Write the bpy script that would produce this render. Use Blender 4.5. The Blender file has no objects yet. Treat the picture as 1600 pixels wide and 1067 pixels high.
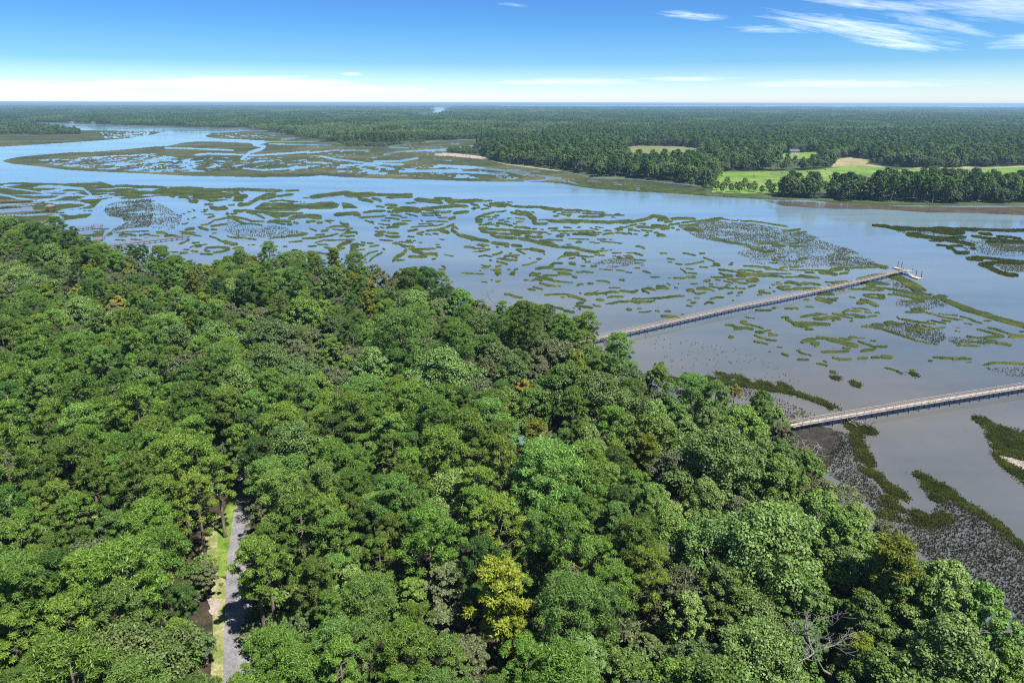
import bpy, bmesh, math, random
import numpy as np
from mathutils import Vector, Matrix
from mathutils.geometry import tessellate_polygon
PI = math.pi
SC = bpy.context.scene
COL = SC.collection
H = 80.0                      # drone height above the water
FPX, CX, CY = 1100.0, 800.0, 533.5
PITCH = math.atan((533.5-160.5)/FPX)
ROLL = math.radians(0.10)
cp, sp = math.cos(PITCH), math.sin(PITCH)
cr, sr = math.cos(ROLL), math.sin(ROLL)
def ray(px, py):
    x = (np.asarray(px, float)-CX)/FPX; y = (CY-np.asarray(py, float))/FPX
    x, y = x*cr-y*sr, x*sr+y*cr
    return x, cp+y*sp, -sp+y*cp
def ground(px, py, z=0.0):
    dx, dy, dz = ray(px, py)
    t = (z-H)/np.minimum(dz, -1e-4)
    return dx*t, dy*t
def project(x, y, z):
    x = np.asarray(x, float); y = np.asarray(y, float); w = np.asarray(z, float)-H
    f = y*cp-w*sp; u = y*sp+w*cp; f = np.maximum(f, 1e-3)
    a, b = x/f, u/f
    a, b = a*cr+b*sr, -a*sr+b*cr
    return CX+a*FPX, CY-b*FPX, f
# ---------- noise (numpy value noise) ----------
def _hash(ix, iy, seed):
    h = (ix.astype(np.int64)*374761393+iy.astype(np.int64)*668265263+seed*974711) & 0x7fffffff
    h = ((h ^ (h >> 13))*1274126177) & 0x7fffffff
    return ((h ^ (h >> 16)) & 0xffff)/65535.0
def vnoise(x, y, seed=0):
    ix, iy = np.floor(x), np.floor(y); fx, fy = x-ix, y-iy
    fx = fx*fx*(3-2*fx); fy = fy*fy*(3-2*fy)
    a = _hash(ix, iy, seed); b = _hash(ix+1, iy, seed); c = _hash(ix, iy+1, seed); d = _hash(ix+1, iy+1, seed)
    return a*(1-fx)*(1-fy)+b*fx*(1-fy)+c*(1-fx)*fy+d*fx*fy
def fbm(x, y, seed=0, octv=3):
    s, a, t = 0, 1.0, 0
    for o in range(octv):
        s = s+a*vnoise(x*2**o, y*2**o, seed+o*17); t += a; a *= .5
    return s/t
def inpoly(px, py, poly):
    px = np.asarray(px, float); py = np.asarray(py, float); r = np.zeros(px.shape, bool)
    n = len(poly)
    for i in range(n):
        x1, y1 = poly[i]; x2, y2 = poly[(i+1) % n]
        if y1 == y2: continue
        c = ((y1 > py) != (y2 > py)) & (px < (x2-x1)*(py-y1)/(y2-y1)+x1)
        r ^= c
    return r
# ---------- materials ----------
def new_mat(name):
    m = bpy.data.materials.new(name); m.use_nodes = True
    nt = m.node_tree; nt.nodes.clear()
    return m, nt, nt.nodes.new('ShaderNodeOutputMaterial')
def N(nt, kind, **kw):
    n = nt.nodes.new('ShaderNode'+kind)
    for k, v in kw.items():
        if k.startswith('i_'): n.inputs[k[2:].replace('_', ' ')].default_value = v
        else: setattr(n, k, v)
    return n
def ramp(nt, fac, stops):
    r = N(nt, 'ValToRGB'); e = r.color_ramp.elements
    while len(e) < len(stops): e.new(.5)
    for i, (p, c) in enumerate(stops): e[i].position = p; e[i].color = (*c, 1)
    nt.links.new(fac, r.inputs[0]); return r.outputs[0]
def mixc(nt, f, a, b, mode='MIX'):
    m = N(nt, 'MixRGB', blend_type=mode)
    for i, v in zip((0, 1, 2), (f, a, b)):
        if hasattr(v, 'is_output'): nt.links.new(v, m.inputs[i])
        else: m.inputs[i].default_value = v if i == 0 else (*v, 1)
    return m.outputs[0]
def noise_node(nt, scale, detail=4, rough=.55, coord='pos', stretch=None):
    if coord == 'pos': c = N(nt, 'NewGeometry').outputs['Position']
    else: c = N(nt, 'TexCoord').outputs['Object']
    if stretch:
        mp = N(nt, 'Mapping'); mp.inputs['Scale'].default_value = stretch
        nt.links.new(c, mp.inputs[0]); c = mp.outputs[0]
    n = N(nt, 'TexNoise'); n.inputs['Scale'].default_value = scale
    n.inputs['Detail'].default_value = detail; n.inputs['Roughness'].default_value = rough
    nt.links.new(c, n.inputs['Vector'])
    return n.outputs['Fac']
def surf_mat(name, c1, c2, scale=1.0, rough=.8, c3=None, spec=.2, bump=0, stretch=None, lo=.35, hi=.65, fine=None):
    m, nt, out = new_mat(name)
    p = N(nt, 'BsdfPrincipled'); p.inputs['Roughness'].default_value = rough
    p.inputs['Specular IOR Level'].default_value = spec
    f = noise_node(nt, scale, 6, .6, stretch=stretch)
    stops = [(lo, c1), (hi, c2)] if c3 is None else [(lo, c1), ((lo+hi)/2, c2), (hi, c3)]
    c = ramp(nt, f, stops)
    if fine:
        g = noise_node(nt, fine, 3, .7)
        c = mixc(nt, .55, c, ramp(nt, g, [(.3, (.35,)*3), (.7, (1.6,)*3)]), 'MULTIPLY')
    nt.links.new(c, p.inputs['Base Color'])
    if bump:
        b = N(nt, 'Bump'); b.inputs['Strength'].default_value = bump; b.inputs['Distance'].default_value = .3
        nt.links.new(noise_node(nt, scale*6, 5, .7), b.inputs['Height']); nt.links.new(b.outputs[0], p.inputs['Normal'])
    nt.links.new(p.outputs[0], out.inputs[0])
    return m
def leaf_mat(name, a, b, c, gloss=.05, patch=0):
    """foliage: colour varies from leaf to leaf and from plant to plant"""
    m, nt, out = new_mat(name)
    rnd = N(nt, 'NewGeometry').outputs['Random Per Island']
    col = ramp(nt, rnd, [(0, a), (.55, b), (1, c)])
    oi = N(nt, 'ObjectInfo').outputs['Random']
    hs = N(nt, 'HueSaturation')
    mr = N(nt, 'MapRange'); mr.inputs['To Min'].default_value = .68; mr.inputs['To Max'].default_value = 1.26
    nt.links.new(oi, mr.inputs[0]); nt.links.new(mr.outputs[0], hs.inputs['Value'])
    mu = N(nt, 'Math', operation='MULTIPLY'); mu.inputs[1].default_value = 7.31; nt.links.new(oi, mu.inputs[0])
    fr = N(nt, 'Math', operation='FRACT'); nt.links.new(mu.outputs[0], fr.inputs[0])
    mh = N(nt, 'MapRange'); mh.inputs['To Min'].default_value = .484; mh.inputs['To Max'].default_value = .512
    nt.links.new(fr.outputs[0], mh.inputs[0]); nt.links.new(mh.outputs[0], hs.inputs['Hue'])
    nt.links.new(col, hs.inputs['Color'])
    if patch:
        hs2 = mixc(nt, 1.0, hs.outputs[0], ramp(nt, noise_node(nt, patch, 5, .65), [(.3, (.45, .5, .6)), (.7, (1.5, 1.4, 1.2))]), 'MULTIPLY')
    else: hs2 = hs.outputs[0]
    d = N(nt, 'BsdfDiffuse'); t = N(nt, 'BsdfTranslucent'); g = N(nt, 'BsdfGlossy'); g.inputs['Roughness'].default_value = .6
    nt.links.new(hs2, d.inputs[0])
    tc = mixc(nt, 1.0, hs2, (1.1, 1.2, .55), 'MULTIPLY'); nt.links.new(tc, t.inputs[0])
    m1 = N(nt, 'MixShader'); m1.inputs[0].default_value = .32
    nt.links.new(d.outputs[0], m1.inputs[1]); nt.links.new(t.outputs[0], m1.inputs[2])
    m2 = N(nt, 'MixShader'); m2.inputs[0].default_value = gloss
    nt.links.new(m1.outputs[0], m2.inputs[1]); nt.links.new(g.outputs[0], m2.inputs[2])
    nt.links.new(m2.outputs[0], out.inputs[0])
    return m
# ---------- meshes ----------
def mesh_np(name, verts, faces, mats, fmat=None, smooth=False):
    """faces: int array (n,3) or (n,4), or a list of such arrays"""
    me = bpy.data.meshes.new(name)
    fl = faces if isinstance(faces, list) else [faces]
    fl = [np.asarray(f, np.int32) for f in fl if len(f)]
    verts = np.asarray(verts, np.float32)
    me.vertices.add(len(verts)); me.vertices.foreach_set('co', verts.ravel())
    lv = np.concatenate([f.ravel() for f in fl]); sizes = np.concatenate([np.full(len(f), f.shape[1], np.int32) for f in fl])
    me.loops.add(len(lv)); me.loops.foreach_set('vertex_index', lv)
    me.polygons.add(len(sizes)); st = np.concatenate([[0], np.cumsum(sizes)[:-1]]).astype(np.int32)
    me.polygons.foreach_set('loop_start', st); me.polygons.foreach_set('loop_total', sizes)
    for m in (mats if isinstance(mats, (list, tuple)) else [mats]): me.materials.append(m)
    if fmat is not None: me.polygons.foreach_set('material_index', np.asarray(fmat, np.int32))
    if smooth: me.polygons.foreach_set('use_smooth', np.ones(len(sizes), bool))
    me.update(calc_edges=True)
    return me
class MB:
    """collects boxes, tubes and faces and links them as one mesh"""
    def __init__(s): s.v = []; s.f = []
    def face(s, pts):
        n = len(s.v); s.v += [tuple(p) for p in pts]; s.f.append(tuple(range(n, n+len(pts))))
    def box(s, c, size, ux=(1, 0, 0), uy=(0, 1, 0), uz=(0, 0, 1)):
        c = Vector(c); ux, uy, uz = (Vector(u)*(d/2) for u, d in zip((ux, uy, uz), size))
        n = len(s.v)
        for k in (-1, 1):
            for i, j in ((-1, -1), (1, -1), (1, 1), (-1, 1)): s.v.append(tuple(c+ux*i+uy*j+uz*k))
        for q in ((3, 2, 1, 0), (4, 5, 6, 7), (0, 1, 5, 4), (1, 2, 6, 5), (2, 3, 7, 6), (3, 0, 4, 7)): s.f.append(tuple(n+i for i in q))
    def bar(s, a, b, w, h):
        a, b = Vector(a), Vector(b); d = (b-a); L = d.length; d.normalize()
        up = Vector((0, 0, 1)) if abs(d.z) < .95 else Vector((1, 0, 0))
        sd = d.cross(up).normalized(); up = sd.cross(d)
        s.box((a+b)/2, (L, w, h), d, sd, up)
    def tube(s, pts, rad, n=7, cap=True):
        pts = [Vector(p) for p in pts]; rings = []
        for i, p in enumerate(pts):
            d = (pts[min(i+1, len(pts)-1)]-pts[max(i-1, 0)]).normalized()
            a = d.cross(Vector((.31, .77, .11))).normalized(); b = d.cross(a)
            k = len(s.v); rings.append(k)
            for j in range(n):
                t = 2*PI*j/n; s.v.append(tuple(p+(a*math.cos(t)+b*math.sin(t))*rad[i]))
        for r0, r1 in zip(rings, rings[1:]):
            for j in range(n): s.f.append((r0+j, r0+(j+1) % n, r1+(j+1) % n, r1+j))
        if cap:
            s.f.append(tuple(rings[-1]+j for j in range(n))); s.f.append(tuple(rings[0]+n-1-j for j in range(n)))
    def mesh(s, name, m, smooth=False):
        me = bpy.data.meshes.new(name); me.from_pydata(s.v, [], s.f)
        for x in (m if isinstance(m, (list, tuple)) else [m]): me.materials.append(x)
        if smooth: me.polygons.foreach_set('use_smooth', [True]*len(me.polygons))
        me.update(); return me
    def build(s, name, m, parent=None, smooth=False):
        return link(name, s.mesh(name, m, smooth), parent)
def link(name, me, parent=None):
    o = bpy.data.objects.new(name, me); COL.objects.link(o)
    if parent is not None: o.parent = parent
    return o
def tag(o, label=None, cat=None, group=None, kind=None):
    for k, v in (('label', label), ('category', cat), ('group', group), ('kind', kind)):
        if v: o[k] = v
    return o
def empty(name, loc=(0, 0, 0), rz=0.0):
    o = bpy.data.objects.new(name, None); COL.objects.link(o); o.location = loc; o.rotation_euler = (0, 0, rz)
    o.empty_display_size = .5
    return o
EXPOSURE = 1.1
# ---- marsh outlines: "half-width(px) x y x y ..." in photo tiles, projected to the ground plane below
TILES = []
def tile(x0, y0, s, txt): TILES.append((x0, y0, s, txt))
tile(180,280,8,"""2 0 85 150 82 340 95 460 95 640 105;1.6 730 110 900 103 1100 112;2.5 660 130 900 135 1100 130 1300 135 1470 128;2.5 1450 130 1600 130
4.5 980 235 1060 215 1080 235;3 930 275 1030 280;2 800 225 900 225 930 250;2.5 680 205 740 215;3 1380 220 1450 215;3.5 1500 240 1600 225;2 1480 265 1600 265
1.5 1120 315 1220 312;3.2 1190 350 1270 370 1400 360;2 1320 350 1380 340;1.6 1420 325 1490 320;3 1540 320 1600 310;2.5 1480 395 1600 400;3 1400 420 1400 440;2 1400 470 1550 490
1 1100 440 1240 440;1.5 1160 480 1250 460;1.2 1100 385 1160 383;1.2 970 380 1000 395;1 1060 407 1140 410;.9 900 410 950 410;1 800 455 840 455;.9 840 435 880 437;1 960 490 1010 475;.8 900 500 930 500;1 830 560 870 560 910 548;.8 700 608 740 605;.8 650 630 680 625
2.6 880 635 930 620 990 615;1.2 810 655 900 665 1000 670;1.3 820 680 930 685 1080 715;2.2 1040 600 1110 620 1160 635;1.3 1060 577 1150 565 1250 510 1390 485;1.8 1390 480 1480 500 1600 560;1.5 1190 590 1290 575 1390 560;1.4 1200 625 1270 632
.8 1220 678 1270 678;1.2 1380 700 1440 725 1600 740;1.6 1170 712 1250 735 1300 760 1330 780;3 1350 780 1430 800 1500 820;1.8 1120 885 1140 860 1280 850 1420 860 1420 880 1330 905 1220 920;1.6 1120 895 1180 900;1.2 1060 935 1220 940;1.3 1470 870 1560 855 1600 860
1 930 855 1000 830 1150 815;1.5 1000 850 1080 835;1.2 960 800 1050 790;2 950 900 1030 905;2 810 925 900 920;.9 700 910 780 912;.9 850 880 930 885;1.6 800 815 870 785 930 750
1 0 670 200 655 420 648;1.5 50 690 180 690 260 705;1 40 715 160 715;1.6 300 700 420 685;1.2 420 700 550 712;2 520 665 590 668 650 680;2 620 710 700 700 780 715;1.3 780 720 850 715;.9 190 755 290 757;1 300 760 330 755;.9 360 735 410 733;1.2 0 755 130 765""")
tile(360,280,8,"""2.5 0 128 220 128 430 140 650 145;1.5 690 145 860 138;4 60 230 200 210;2.8 100 325 230 310 330 250 450 195 560 185;2.2 390 255 560 215 780 190
3.5 1000 225 1200 200 1440 170 1600 200;1 920 230 970 232;3 1300 445 1450 430 1600 425;2 40 395 200 390 330 405 450 415 700 430 900 425;1.5 400 410 500 450 620 490;2.5 500 450 650 460 740 440;1.8 200 410 300 430 430 490;1.3 0 435 80 430
1.5 0 490 100 520 180 555 300 560 390 575;1.6 20 465 200 500 260 525 420 530;2.5 470 535 600 520 750 530;1.5 560 545 690 565;3.5 740 495 820 470 950 460 1130 465;2 1000 480 1140 490;2 710 565 770 565;1.5 790 545 850 550;2 950 535 1060 525;2.2 1080 545 1150 540
1.5 1180 515 1300 520;1.5 1200 520 1260 550;1.6 1370 535 1400 560 1480 565;1.5 990 615 1080 650;2 1130 650 1220 640;1.6 1200 615 1290 590 1480 590;1.2 1280 625 1400 640 1530 610;1.3 1060 700 1180 690;1.3 1230 710 1350 680;1.5 1360 710 1420 680 1590 660;1 1360 715 1550 705
1.6 890 745 1050 735 1270 705;1.1 730 785 900 775;1.2 0 725 150 735 320 755;1 1050 800 1170 760 1240 770;1.2 1080 815 1220 820;1.3 1230 765 1560 755;1.6 1170 850 1320 880 1430 860;3.2 1330 860 1400 810 1510 775;3 1510 830 1600 815;2 1500 860 1600 850
1.5 1480 900 1600 890;1.2 970 840 1080 835;1.2 980 910 1280 940;1 990 930 1100 945;2.5 20 800 90 815;1.1 20 870 90 850 170 860;.8 220 825 320 820;1.2 660 840 710 845;1.2 480 745 560 730 700 720;2.4 700 710 850 700 960 680""")
tile(540,290,8,"""4 0 120 200 115 370 110;2.5 380 115 600 120 830 112;3 160 165 280 185 340 205;2.5 330 160 430 180 440 200;1.5 500 150 650 150 840 140;3.5 870 175 980 185 1100 195 1200 215;1.2 740 220 880 215;2.2 1110 160 1320 165;3 1250 185 1400 195 1600 200;1.5 1280 215 1350 220
2.8 940 290 1150 275 1380 250 1520 260;2 380 260 480 265;2 520 280 640 275;5 600 320 720 290 820 300 930 310;2 520 325 600 335;2 490 240 640 245;2 1190 335 1320 325;2.5 1350 345 1420 335 1530 328;3 1590 285 1620 285;2.8 1290 415 1350 405 1360 390
1.2 940 300 1100 322 1180 320;1.4 940 345 1170 345;1.2 950 370 1100 375;1.6 0 355 150 345;2.5 100 365 180 370;2 220 340 340 320 490 315;1.4 170 400 330 390 500 380;1.5 560 365 700 380;1.2 240 435 340 470 350 485;1.6 290 455 350 455;1 440 435 520 440 560 445;1.2 490 405 600 410 670 425;1 690 400 770 400;1 700 440 830 440;1.4 750 350 900 385
2.2 590 490 680 478 770 475;1 400 475 480 490 550 488;1.2 810 520 950 510 1070 500 1150 500 1230 480;1 910 480 1080 475;1 940 430 960 445;1 1000 455 1080 445 1280 450;1.2 1120 370 1190 375;1.3 1150 400 1270 402;2 510 530 560 515 670 518;1.5 370 525 410 535;1.3 430 520 480 530;2 770 570 900 550;1.8 890 600 960 615;1.3 890 595 980 580;1.3 1000 605 1070 615;1.4 1080 600 1160 605
1.6 370 575 500 580;3 370 620 470 610;1.6 510 590 660 600;1.8 490 625 560 640 680 640;1 420 680 500 685 590 690;1.4 770 635 860 645;1 750 690 820 685;1 840 690 880 690;1.2 670 705 840 712;1 910 712 960 712;1.8 1000 565 1150 555 1280 515 1350 480;2.8 1180 560 1290 590;2.5 1350 480 1330 560 1420 620 1520 650 1600 680;2 1350 510 1400 540
2.2 590 720 660 725 740 770;1.6 670 730 760 760 860 765;1.5 780 795 960 795 1120 790;1.3 1130 770 1190 770;3 760 800 720 850 650 885 590 945;3 830 810 940 840 1000 880 920 890;2.5 1000 855 1130 855 1140 880;2 780 890 980 890;1 640 935 740 928;1.8 1480 770 1540 765 1600 775;.9 1230 865 1350 885;1.4 1080 920 1120 915;.7 1120 735 1170 740;.7 1170 670 1240 678
3 70 745 150 745;1.6 180 745 240 745;1.5 190 705 240 715;1.5 270 720 350 725;1.3 290 765 420 745;1.6 60 795 130 780;1.1 30 825 100 815 240 795;1.1 30 875 150 865 210 850;1.2 200 915 250 870 300 840 400 815;1.4 290 950 340 900 400 865 460 835;1 460 790 490 800;1.5 50 885 100 895
1.2 0 480 40 475;1.4 0 530 90 535;1.3 0 575 60 565;1.5 0 600 100 580 150 605;1.1 0 640 110 630;1 0 685 110 672;2 0 710 60 690;1.2 980 1035 1060 1035;1.4 1150 1050 1240 1045 1240 1015 1200 1005;1.3 960 1030 1050 1040 1100 1045""")
tile(720,300,8,"""2.8 0 120 150 105 280 110;1.2 280 115 390 108;1.6 0 180 90 180;2 120 145 220 175;1.5 130 210 240 195;1.6 280 155 380 190;1.4 250 215 350 205;3 360 150 450 165 560 175;1.6 420 135 550 135;1 580 125 650 130;2 560 150 640 175;2 640 180 780 185 960 190 1100 195;2.6 1000 200 1150 215 1280 220;1.8 1280 225 1450 230 1600 240;1.8 1340 225 1400 230;1.5 1520 265 1600 270;1.2 1200 270 1300 285 1380 280;1.2 1150 300 1220 300;1.3 1330 300 1360 300;1.6 1470 305 1600 305;1.2 1250 255 1500 255;1.2 1150 250 1190 245;1 880 250 920 255
2.2 0 255 90 245;2 180 330 250 300 330 275 420 250;1.2 430 250 520 245 570 230;2.4 190 370 260 380;2 180 345 270 350;1.3 280 310 370 310;1.3 390 310 450 322;1.1 420 295 480 293;1 340 345 400 340;1.1 470 355 540 350;1.2 300 400 380 380;1.2 220 412 420 405
2 620 255 700 270 760 290;4.5 760 260 840 275 880 310 920 340 910 390;2 680 235 760 245;2 900 395 1080 395;2.6 1090 355 1200 370 1350 370 1470 385;2 1250 350 1400 355 1600 365;1 960 350 1080 345;1.2 680 320 800 340;1.3 690 370 780 372;1 540 370 610 375;1 650 395 700 400;1 570 335 630 328
1.8 440 390 560 405 640 425;2 660 440 780 440 870 455;1.5 890 460 950 460;1.4 430 420 480 425;1 990 467 1030 467;2.6 220 455 330 455;1.8 330 465 460 470 580 480;1.8 480 465 620 475 750 490 900 500 1080 510;2.4 250 490 340 505 460 518;2 480 520 620 525 740 540;1.8 620 500 700 515 880 525;1.8 800 555 900 560 1020 565;1 950 535 1010 535;1 1080 530 1130 525
2 370 540 460 560;2.6 430 560 560 570 690 580;3 720 580 850 600 980 635 1100 660 1230 690;3 980 610 1080 620 1180 665;2.2 1250 690 1400 690 1600 745;1.2 1080 595 1150 600 1280 605;1 1310 655 1380 655;1.6 1430 635 1510 625;2.6 1190 550 1280 550;1.6 1090 455 1210 455;1.2 1280 440 1380 450;1 1450 445 1500 440;1.1 1120 485 1220 480;1.2 1200 490 1400 488 1600 485;1.2 1240 520 1360 525;1.6 1390 525 1600 528;1.3 1470 505 1600 515;.7 1340 585 1600 592;.8 1320 545 1360 545
3 0 540 100 565 220 595;2.6 150 585 250 600 350 618;2.6 380 635 480 645 600 655;2.4 630 665 700 670 760 680;1.1 550 685 600 685;1.2 190 660 300 690;1.4 220 655 350 670;1.8 40 690 110 685 180 705;1.1 160 745 260 745 360 720;1 180 705 370 715;1.2 220 735 280 735;1.1 440 685 470 690
1.2 690 720 850 715;2.6 860 715 950 725 1040 745;1.2 690 725 750 750 810 780;1.6 1030 775 1050 775;1.8 390 790 460 775 520 750;1.2 220 805 300 795 390 810;2 540 805 620 795 710 825;2 500 840 600 850 700 855;1.8 440 870 500 880 580 905;1.2 640 790 730 790;1 600 768 640 768;1 440 835 560 825;.9 350 855 390 855;1.4 440 935 500 920;1 250 910 320 930 370 925;1.3 250 950 350 940
1.2 760 915 830 910 950 870;2.2 950 840 1000 835;.8 840 830 870 830;3 1290 770 1400 775 1480 770;1.3 1210 840 1260 805 1400 790;1.4 1450 795 1600 810;1.2 1350 835 1430 820;1.5 1510 820 1550 850;1.6 930 960 1080 935 1160 930;1.8 1110 915 1180 890 1270 890;2.5 1350 890 1430 900;1 1500 925 1550 930;1 1560 873 1600 875""")
tile(720,400,8,"""2.6 410 180 500 170;2.4 430 215 500 215;2 440 230 470 240;1.4 580 165 620 170;3 620 225 670 215;1.4 660 180 710 160;.8 360 172 390 172;1 230 185 250 190;.9 0 210 150 220 300 230;1.6 430 320 490 315;.9 370 298 400 302;.7 250 320 330 330
3 860 245 900 220 950 240;2.4 940 245 1040 280 1150 300;1.2 1150 312 1280 325 1390 338;2 880 310 940 290 1020 310;1.5 790 302 850 300;1.6 980 340 1080 365 1180 380;1 1180 378 1250 380;1.6 900 390 1020 415;1.8 840 415 930 428;1.2 960 218 1000 220
2 1020 245 1100 245;1.4 1100 245 1200 240 1260 225 1390 235;2 1210 205 1260 215;1.3 1260 208 1360 210;1.6 1390 260 1450 270;1.8 930 165 1050 145 1150 150;1.5 1150 170 1280 168 1400 185;1.6 1440 205 1540 195 1600 205;1.8 540 478 600 480 680 515 770 525
1.4 1040 485 1160 482 1260 478 1370 490;2.4 1340 500 1400 505 1480 530 1560 560;1.3 1250 515 1300 515;1.5 1450 370 1490 355 1530 350;1.5 1440 590 1530 590;1.8 1430 625 1520 635 1600 645;1.4 1470 665 1500 668;1.1 1400 650 1420 650;1.1 1480 467 1505 467;2 1040 640 1160 640 1280 665;2 1290 690 1420 705""")
tile(900,320,8,"""1.3 0 68 200 85 360 100;1.2 80 105 250 115 360 120;1.4 30 150 140 150 330 150;2 290 140 360 135;1.2 360 125 480 130 600 130;1.4 480 118 540 115;1 440 155 480 157;2.6 0 205 120 205 250 215 400 220 550 210 700 200;2.4 560 225 700 215 850 185 930 150;3 900 170 960 140 1040 150 1130 170;2.4 1020 190 1160 180;2.2 1180 175 1300 170 1490 175;1.6 1100 220 1200 205;3.4 950 260 1060 275 1150 280 1070 300;1.6 1160 250 1290 235;1.4 790 240 870 240;1.4 670 260 760 245;2 750 275 860 275 980 295
1.4 620 275 660 270;1.4 480 300 560 300;1.6 510 320 580 310;1.2 540 280 620 285;1.2 650 300 710 290;1.2 650 320 740 320 810 335;1.6 810 315 880 325 950 330;1.5 490 350 570 352 640 368;1.6 650 350 700 370;1.5 720 365 770 370;1.2 970 350 1030 350;2.4 1010 385 1060 375 1110 388;1.5 1190 290 1230 290;1.5 1250 310 1290 310;1 870 350 910 350;1 870 375 910 375;1 840 390 890 390
1 0 325 120 328 230 322;1.2 0 372 150 375 290 375;1.4 40 355 180 350 320 350;1.6 330 370 400 360 470 360;1 160 285 230 300 280 313;1 230 275 340 290;1 340 325 440 325;1 370 310 390 320;.9 170 385 250 392;.8 0 432 160 435;1.6 0 468 70 465;1 170 470 230 470;1 230 480 300 480;1 260 432 380 432;.8 410 432 470 434;1.1 300 455 420 465 575 485
2.2 0 545 60 565 150 580 290 605;1.1 250 575 340 580 400 570;1.3 310 550 350 550;1 420 565 450 565;1.1 440 605 500 600 570 600;1.1 610 600 720 602;1.6 720 602 770 615 840 635;1.2 740 518 800 520;1.5 790 520 830 535 855 550;1 0 635 100 645 220 650;1 230 628 360 635;1.5 70 670 100 675 120 690;1.3 110 713 180 713;1 450 645 500 645;1.8 510 650 560 660;2.2 630 650 700 660;1 590 638 680 635;1 720 690 800 690 870 697;1 720 730 850 727;.6 800 755 860 757;1.5 180 770 260 770
1 1045 605 1140 605;1.1 1090 600 1140 610;1.3 1130 670 1230 685;1 1140 715 1200 723;1.2 1240 735 1300 745 1330 745;1.3 1360 748 1450 738 1600 710;1.1 1540 775 1600 780;1 1300 800 1360 830;1.6 1350 830 1380 855;1 1370 795 1470 805;1.1 1400 850 1510 862;1.4 1210 915 1340 920 1400 900 1490 900;1.5 1400 915 1490 910;1 1150 915 1180 918
1.3 0 840 120 840 220 850;1 50 765 110 767;1 280 805 380 810 460 818;.9 490 815 620 828;.9 620 845 710 850;.9 710 790 800 793;1.6 830 830 880 840 930 855;.9 810 880 840 880;.7 930 903 1050 903""")
tile(900,400,8,"""1.2 250 310 340 312 420 335;1.1 400 325 420 340;1.6 540 298 600 303;1.4 10 365 60 350;1.4 140 342 215 345;.9 395 398 470 398 555 402;2.4 110 480 200 470 280 470;1.6 200 460 280 465;1.8 300 470 370 460 450 448 540 455;1.2 360 470 380 490;1.7 540 435 620 440 700 455 760 440;1.6 740 435 770 432;2 820 418 900 405 960 415;1.4 920 405 990 430;1.3 830 440 880 450 915 468;1.5 1000 378 1130 380;1.8 1000 405 1080 400 1160 412
1.6 390 518 480 505 590 512;1.2 700 535 820 538 930 533;1.5 930 530 1040 528 1150 515 1260 505 1350 500;1.5 370 600 470 588 530 572 620 575 690 560 800 572 900 575 985 562;1.8 700 570 770 585 820 575;1.8 250 545 350 550;1.6 0 518 60 530 115 562;1.6 20 590 90 590;1.8 0 625 100 635 210 650;1.6 210 605 240 625 300 628;1.2 30 665 60 667;1.2 40 467 60 467;.8 250 435 290 435
2.4 630 665 690 675;.9 760 660 820 660;.8 780 700 860 705 940 690;1.4 990 685 1040 690;1.6 1110 690 1180 692;1.8 1060 752 1150 758 1290 770;2.4 1380 430 1470 430;1.8 1510 410 1600 405;1.3 1490 475 1600 460;1.2 1430 348 1520 352;1.4 1480 525 1550 525;1 1380 558 1440 550;1.8 1430 585 1500 582;1.1 1380 622 1450 628;1.1 1130 345 1180 362;1.1 1225 398 1270 400;.9 1265 345 1300 350;.9 1310 730 1350 732""")
tile(1060,320,8,"""1.4 30 225 200 205 330 195;2.4 330 195 420 185 520 180;1.6 440 170 520 165 560 175;1 560 180 700 200 770 190;1.1 770 205 900 205 1100 230 1370 275;1.6 0 260 130 255 250 250;3 80 300 180 310 300 330;2 1370 325 1440 315 1520 310;1.4 1480 350 1600 340;1.5 1300 325 1380 325
2 430 430 560 445 650 475 780 490 900 510;2.2 880 530 1000 560 1100 590 1200 580;1.8 1000 480 1130 480 1250 495;2.4 1180 510 1330 515;1.6 1380 520 1600 520;1 1370 490 1500 480;1.8 1500 680 1600 665;2 1170 690 1240 690;1.2 1250 655 1340 655;1 1390 710 1470 700
1.3 50 605 140 618 220 635;1 260 607 330 607;1.4 310 660 380 685 450 710;2.6 440 740 510 755;1.2 400 768 450 765;1.5 630 750 680 750;1.1 650 725 690 725;1.1 260 780 370 782;1.2 810 765 920 770 1050 780;1.6 1050 780 1150 790;1.2 1080 800 1200 805 1380 830;1.6 1270 790 1300 790;1 1380 810 1500 820 1600 820;.9 1130 720 1230 730;.8 1300 780 1500 780
1.6 500 810 600 820 720 835;1.5 640 820 760 850;1.2 720 815 880 820 960 835 1040 838;2.4 720 840 850 865 960 880 1100 890;1.6 1100 890 1250 890 1320 910;1 1320 905 1500 900;2.2 1500 890 1600 900;2.6 570 885 680 890;1 500 850 570 875;1.2 400 905 550 910 650 900;2.6 720 880 850 885;1.2 610 935 730 935 850 920;4 860 945 990 940;1 870 865 1000 860 1400 862;1.8 330 950 400 945;1.2 460 940 520 942""")
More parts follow.
